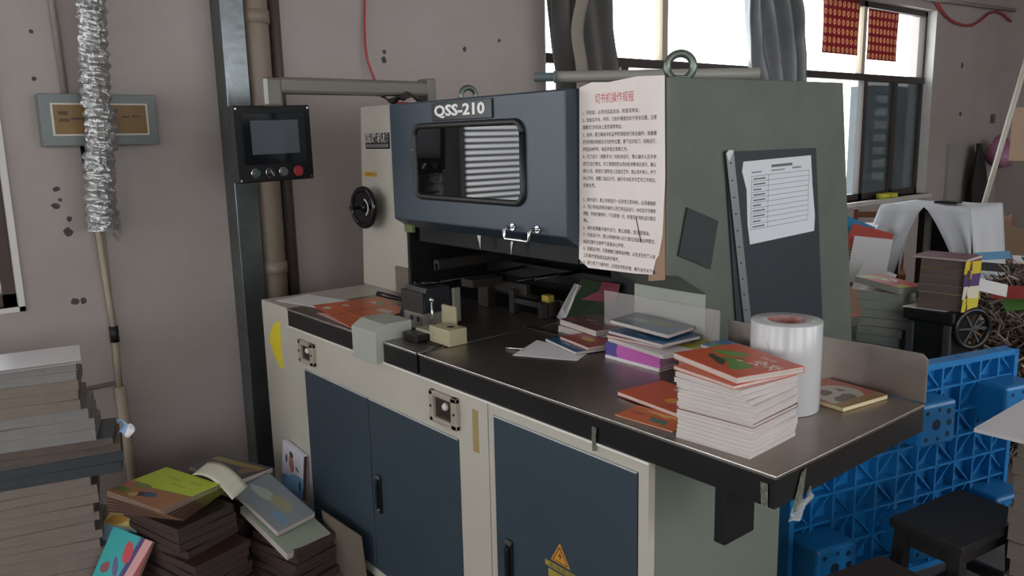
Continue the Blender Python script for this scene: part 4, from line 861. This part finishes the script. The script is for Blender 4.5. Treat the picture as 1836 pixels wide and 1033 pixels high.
zz = .768; trc = ['5e3450', 'c9b93a', 'c9c4b0', '5a3a6a', 'c9a83a', '6e3a4a']
for k in range(6):
    cv = art('trol_'+trc[k], trc[k], [])
    book('picture_book', 'brown-edged book with coloured spine, %s from the bottom on the black trolley' % ORD[k+1], .17, .205, .037, at(-.735+random.uniform(-.006, .006), 2.52+random.uniform(-.005, .005), zz, 98+random.uniform(-4, 4)), cv, mat('brown_edges_bg', '6d5f58', .8, stripes=(220, .3)), 'books on the black trolley', sp=-1); zz += .0375
book('picture_book', 'maroon covered book on top of the books on the trolley', .23, .18, .012, at(-.75, 2.52, zz, 2), art('cover_plum', '6a3a4c', []), PAGES, 'books on the black trolley')
for k, c_ in enumerate(('c9b93a', 'cfcab8', '4e3468', 'c9b02e')):
    o = B().prism([(-.045, -.03), (.045, -.03), (.045, .03), (-.045, .03)], 'z', 0, .002).done('spine_flap', mat('flap_'+c_, c_, .5)); o.matrix_world = frame((-.622, 2.47, .80+.055*k), (.35, .94, 0), (.12, 0, 1)); tag(o, ('yellow', 'cream', 'purple', 'ochre')[k]+' cover flap sticking out at the side of the trolley books', 'flap', 'cover flaps beside the trolley books')

# cloth-draped table
t = thing('side_table', 'dark side table hidden under the white cloth', 'table', (-1.3, 3.75, 0))
DW = mat('dark_wood_bg', '2a2523', .6)
B().box(-1.52, -1.09, 3.56, 3.96, 1.09, 1.115).done('top', DW, t)
for x in (-1.50, -1.13):
    for y in (3.58, 3.92): B().box(x, x+.03, y, y+.03, 0, 1.09).done('leg', DW, t)
B().box(-1.50, -1.11, 3.90, 3.92, .1, 1.09).done('back_board', DW, t)
B().box(-1.33, -1.30, 3.60, 3.63, .4, 1.09).done('post', mat('grey_post', '6d6a68', .5), t)
b = B()
def cl_top(a, c): return Vector((-1.56+.50*a, 3.53+.46*c, 1.122+.004*math.sin(a*11)*math.cos(c*9)))
b.grid(cl_top, 12, 8)
def cl_left(a, c):   # left curtain: from the front top edge sweeping down to the left
    x0 = -1.56+.25*a; x1 = -1.66+.14*a; e = c**.75
    x = x0*(1-e)+x1*e; y = 3.53-.05*math.sin(a*9+c*2)*c-.10*c*(1-a); z = 1.124-c*.55-.04*a*c
    return Vector((x, y, z))
b.grid(cl_left, 22, 18)
def cl_right(a, c):
    x0 = -1.06-.25*a; x1 = -.985-.10*a; e = c**.75
    x = x0*(1-e)+x1*e; y = 3.53-.05*math.sin(a*9+c*2+1)*c-.08*c*(1-a); z = 1.124-c*.42-.02*a*c
    return Vector((x, y, z))
b.grid(cl_right, 22, 18)
b.grid(lambda a, c: Vector((-1.06+.06*c+.02*math.sin(a*12)*c, 3.53+.46*a, 1.124-.42*c)), 14, 10)
b.grid(lambda a, c: Vector((-1.56-.10*c-.02*math.sin(a*12)*c, 3.53+.46*a, 1.124-.5*c)), 14, 10)
tag(b.done('draped_cloth', mat('white_cloth', 'bfc0c4', .85), solid=.004, smooth=True), 'white cloth draped over the side table and parted at the front', 'cloth')
tag(B().box(-1.33, -1.20, 3.70, 3.78, 1.131, 1.145, .004).done('remote_control', BLKPL), 'small black object lying on the white draped cloth', 'remote')

# scrap piles
def scraps(name, label, cx, cy, rx, ry, h, n, palette, seed, base=0):
    rd = random.Random(seed); b = B()
    ms = [mat('scrap_'+c, c, .7) for c in palette]
    for k in range(n):
        a = rd.uniform(0, 6.28); q = math.sqrt(rd.random()); x = cx+rx*q*math.cos(a); y = cy+ry*q*math.sin(a)
        z = base+h*max(.05, (1-q**1.6))+rd.uniform(-.02, .02); L_ = rd.uniform(.08, .30); w_ = rd.uniform(.0015, .0055)
        m = Matrix.Translation((x, y, z)) @ Matrix.Rotation(rd.uniform(0, 6.28), 4, 'Z') @ Matrix.Rotation(rd.uniform(-.9, .9), 4, 'Y') @ Matrix.Rotation(rd.uniform(-1.2, 1.2), 4, 'X')
        cu = rd.uniform(-.03, .03); mi = rd.randrange(len(ms)); vs = []
        for i in range(4):
            s_ = i/3-.5
            for w2 in (-w_, w_): vs.append(b.bm.verts.new(m @ Vector((s_*L_, w2, cu*(1-4*s_*s_)))))
        for i in range(3):
            f_ = b.bm.faces.new((vs[2*i], vs[2*i+1], vs[2*i+3], vs[2*i+2])); f_.material_index = mi
    # mound below the loose strips
    n_ = 20; ctr = b.bm.verts.new((cx, cy, base+h*.9)); rings = []
    for rr_ in (.35, .7, 1.0): rings.append([b.bm.verts.new((cx+rx*rr_*math.cos(6.283*k/n_), cy+ry*rr_*math.sin(6.283*k/n_), base+h*max(0, (.9-rr_**1.6*.9)))) for k in range(n_)])
    for k in range(n_):
        b.bm.faces.new((ctr, rings[0][k], rings[0][(k+1) % n_]))
        for i in range(2): b.bm.faces.new((rings[i][k], rings[i+1][k], rings[i+1][(k+1) % n_], rings[i][(k+1) % n_]))
    o = b.done(name, ms); tag(o, label, 'paper scraps', kind='stuff'); return o
scraps('paper_scraps', 'tangled heap of trimmed paper strips behind the white sheets', -1.62, 3.08, .28, .28, .93, 2600, ['3f3a34', 'b9a57c', '8c7a58', '6a5a48', 'c9bfa8', '9c7c6c'], 3)
scraps('paper_scraps', 'large heap of paper trimmings at the far right behind the pallet', -.62, 3.22, .50, .42, .86, 5200, ['332e2b', '7c6c60', '9a8c80', '6e4a4c', 'b0a08c', '8a6a50', 'a8a49c'], 5)
scraps('paper_scraps', 'brown heap of paper trimmings farther back at the right', -1.0, 4.6, .6, .5, .75, 2400, ['3a322e', '6c5a50', '8a7a70', '5a4440', '9c8c7c'], 8)
scraps('paper_scraps', 'heap of paper trimmings below the blue carton', -1.98, 3.9, .26, .34, .78, 1200, ['3f3a34', 'b9a57c', '8c7a58', '6a5a48', 'c9bfa8'], 9)
# loose sheets on the left heap
def tilted(name, label, o_, x, y, w_, h_, m, cat='paper', t_=.002, group=None):
    ob = B().box(-w_/2, w_/2, -h_/2, h_/2, 0, t_).done(name, m); ob.matrix_world = frame(o_, x, y); return tag(ob, label, cat, group)
tilted('paper_sheet', 'white sheet hanging down the scrap heap beside the machine housing', (-1.36, 3.02, .86), (1, .2, -.05), (-.1, .3, 1), .20, .26, WHITEP)
tilted('paper_sheet', 'second white sheet lower on the scrap heap', (-1.30, 2.95, .74), (.9, .2, -.3), (.1, .3, 1), .18, .20, WHITEP)
tilted('paper_sheet', 'red sheet between the white ones on the scrap heap', (-1.41, 3.10, .96), (1, .3, -.25), (-.1, .6, .8), .22, .16, mat('red_paper', 'b04a42', .5))
tilted('paper_sheet', 'blue sheet at the upper edge of the scrap heap', (-1.52, 3.15, 1.0), (1, .3, -.4), (0, .6, .8), .18, .14, mat('blue_paper', '2f7fa8', .5))
tilted('paper_sheet', 'wide white sheet lying on top of the scrap heap', (-1.70, 3.40, .985), (1, .3, .05), (-.3, 1, .18), .34, .22, WHITEP)
tilted('paper_sheet', 'peach sheet at the foot of the white sheets', (-1.30, 2.78, .66), (1, .2, -.1), (0, .4, 1), .16, .16, mat('peach_paper', 'c9a48c', .6))
b = B(); b.box(-.16, .16, -.10, .10, 0, .07, .004); b.box(-.165, .165, -.105, .105, .055, .075, .003)
o = b.done('blue_carton', art('carton_blue', '23628f', [('ell', .6, .5, .2, .3, 0, '7c6a4a'), ('ell', .3, .5, .1, .2, 0, '1a4a78')])); o.matrix_world = at(-1.88, 3.93, .845, 15, -4, 3); tag(o, 'flat blue carton on the scrap heap below the wooden chair', 'carton')
tilted('paper_sheet', 'white crumpled sheet left of the blue carton', (-1.95, 3.72, .925), (1, .2, -.2), (-.2, 1, .2), .2, .16, WHITEP)
tilted('paper_sheet', 'green printed sheet on the right scrap heap', (-.47, 2.72, .80), (.9, .4, .25), (-.3, .8, .4), .2, .1, mat('green_paper', '4a7a36', .5))
tilted('paper_sheet', 'red printed sheet on the right scrap heap', (-.56, 2.72, .83), (.9, .4, .05), (-.3, .8, .4), .14, .1, mat('crimson_paper', '8c2e2c', .5))
tilted('paper_sheet', 'white scrap beside the trolley books', (-.585, 2.60, .865), (.9, .4, -.2), (-.3, .7, .5), .12, .08, WHITEP)
tilted('paper_sheet', 'light blue sheet on the heap right of the cloth', (-.86, 3.35, .90), (.9, .4, .1), (-.3, .9, .15), .16, .14, mat('sky_paper', '5f9cc4', .5))
tilted('paper_sheet', 'white glossy sheet right of the cloth', (-.70, 3.38, .89), (.9, .4, .0), (-.3, .9, .2), .14, .12, WHITEP)
tilted('paper_sheet', 'dark printed sheet right of the cloth', (-.80, 3.22, .86), (.9, .4, -.05), (-.3, .9, .2), .3, .12, mat('dark_sheet', '2a2c30', .5))
# wooden chairs
WOOD = mat('red_brown_wood', '6a3d26', .4, var=.3, vscale=10)
def chair(label, x, y, a, m=WOOD):
    t = thing('wooden_chair', label, 'chair', (x, y, 0), (0, 0, R(a)), 'wooden chairs')
    B().box(-.2, .2, -.2, .2, .43, .46, .006).done('seat', m, t, world=False)
    for sx in (-1, 1):
        B().box(sx*.18-.018, sx*.18+.018, -.2, -.165, 0, .43).done('leg', m, t, world=False)
        B().box(sx*.18-.018, sx*.18+.018, .165, .2, 0, .93, .003).done('back_post', m, t, world=False)
        B().box(sx*.18-.01, sx*.18+.01, -.17, .17, .2, .23).done('stretcher', m, t, world=False)
    for z in (.58, .72, .86): B().box(-.165, .165, .175, .193, z, z+.05, .003).done('back_rail', m, t, world=False)
    return t
chair('red-brown wooden chair under the window behind the scrap heap', -2.33, 5.1, 28)
chair('red-brown wooden chair at the far right beside the leaning pole', -1.53, 5.6, 150)
# leaning pole, cardboard and hanging clothes
tag(B().tube([(-1.36, 4.35, .75), (-1.13, 4.55, 2.3)], .016, 10).done('broom_pole', mat('pale_pole', 'b3ada0', .5)), 'long pale pole leaning in front of the far right wall', 'pole')
b = B(); b.prism([(-.22, -.12), (.2, -.1), (.24, .08), (-.05, .16), (-.2, .06)], 'z', 0, .01); o = b.done('cardboard_sheet', mat('brown_cardboard', '7a624e', .8, var=.2)); o.matrix_world = frame((-1.12, 4.25, .86), (.93, .3, -.12), (-.2, .6, .55)); tag(o, 'bent brown cardboard sheet right of the white cloth', 'cardboard')
o = B().box(-.02, .36, -.01, .01, 0, .42).done('cardboard_sign', mat('tan_cardboard', 'a58a74', .8)); o.matrix_world = at(-1.73, 6.0, 1.30, 15); tag(o, 'tan cardboard hanging at the right picture edge', 'cardboard')
tag(B().box(WX+.003, WX+.03, 7.78, 8.16, .82, 1.40).done('wall_board', mat('pale_board', '9a9690', .7)), 'pale grey board against the wall beside the coat', 'board')
b = B()
def coat(a, c):
    wd = .09+.19*min(1, c*2.2); y = 8.34+(a-.5)*2*wd+.06*c; x = WX+.10+.05*math.sin(a*14+c*2)*(.4+c)*.8+.03*math.cos(a*3.14)
    return Vector((x, y, 1.40-.95*c))
b.grid(coat, 26, 16); tag(b.done('hanging_coat', mat('black_coat', '2c2a28', .9), solid=.02, smooth=True), 'dark coat hanging on the wall right of the window', 'coat')
b = B()
for k in range(1):
    b.lathe([(.01, .0), (.11, .03), (.16, .13), (.12, .24), (.05, .32), (.02, .36)], 20, Matrix.Translation((WX+.22, 8.62, 1.13)))
for v in b.bm.verts: v.co += Vector((noise.noise(v.co*9), noise.noise(v.co*9+Vector((5, 0, 0))), noise.noise(v.co*9+Vector((0, 5, 0)))))*.035
tag(b.done('plastic_bag', mat('pink_bag', '9c5a7c', .4, var=.4, vscale=9, col2='c9a0b4'), smooth=True), 'pink plastic bag hanging beside the dark coat', 'bag')
tag(B().box(WX+.002, WX+.02, 8.86, 8.94, 1.62, 1.72).done('wall_switch', mat('switch_grey', '5a5654', .5)), 'small grey switch on the wall near the far corner', 'switch')
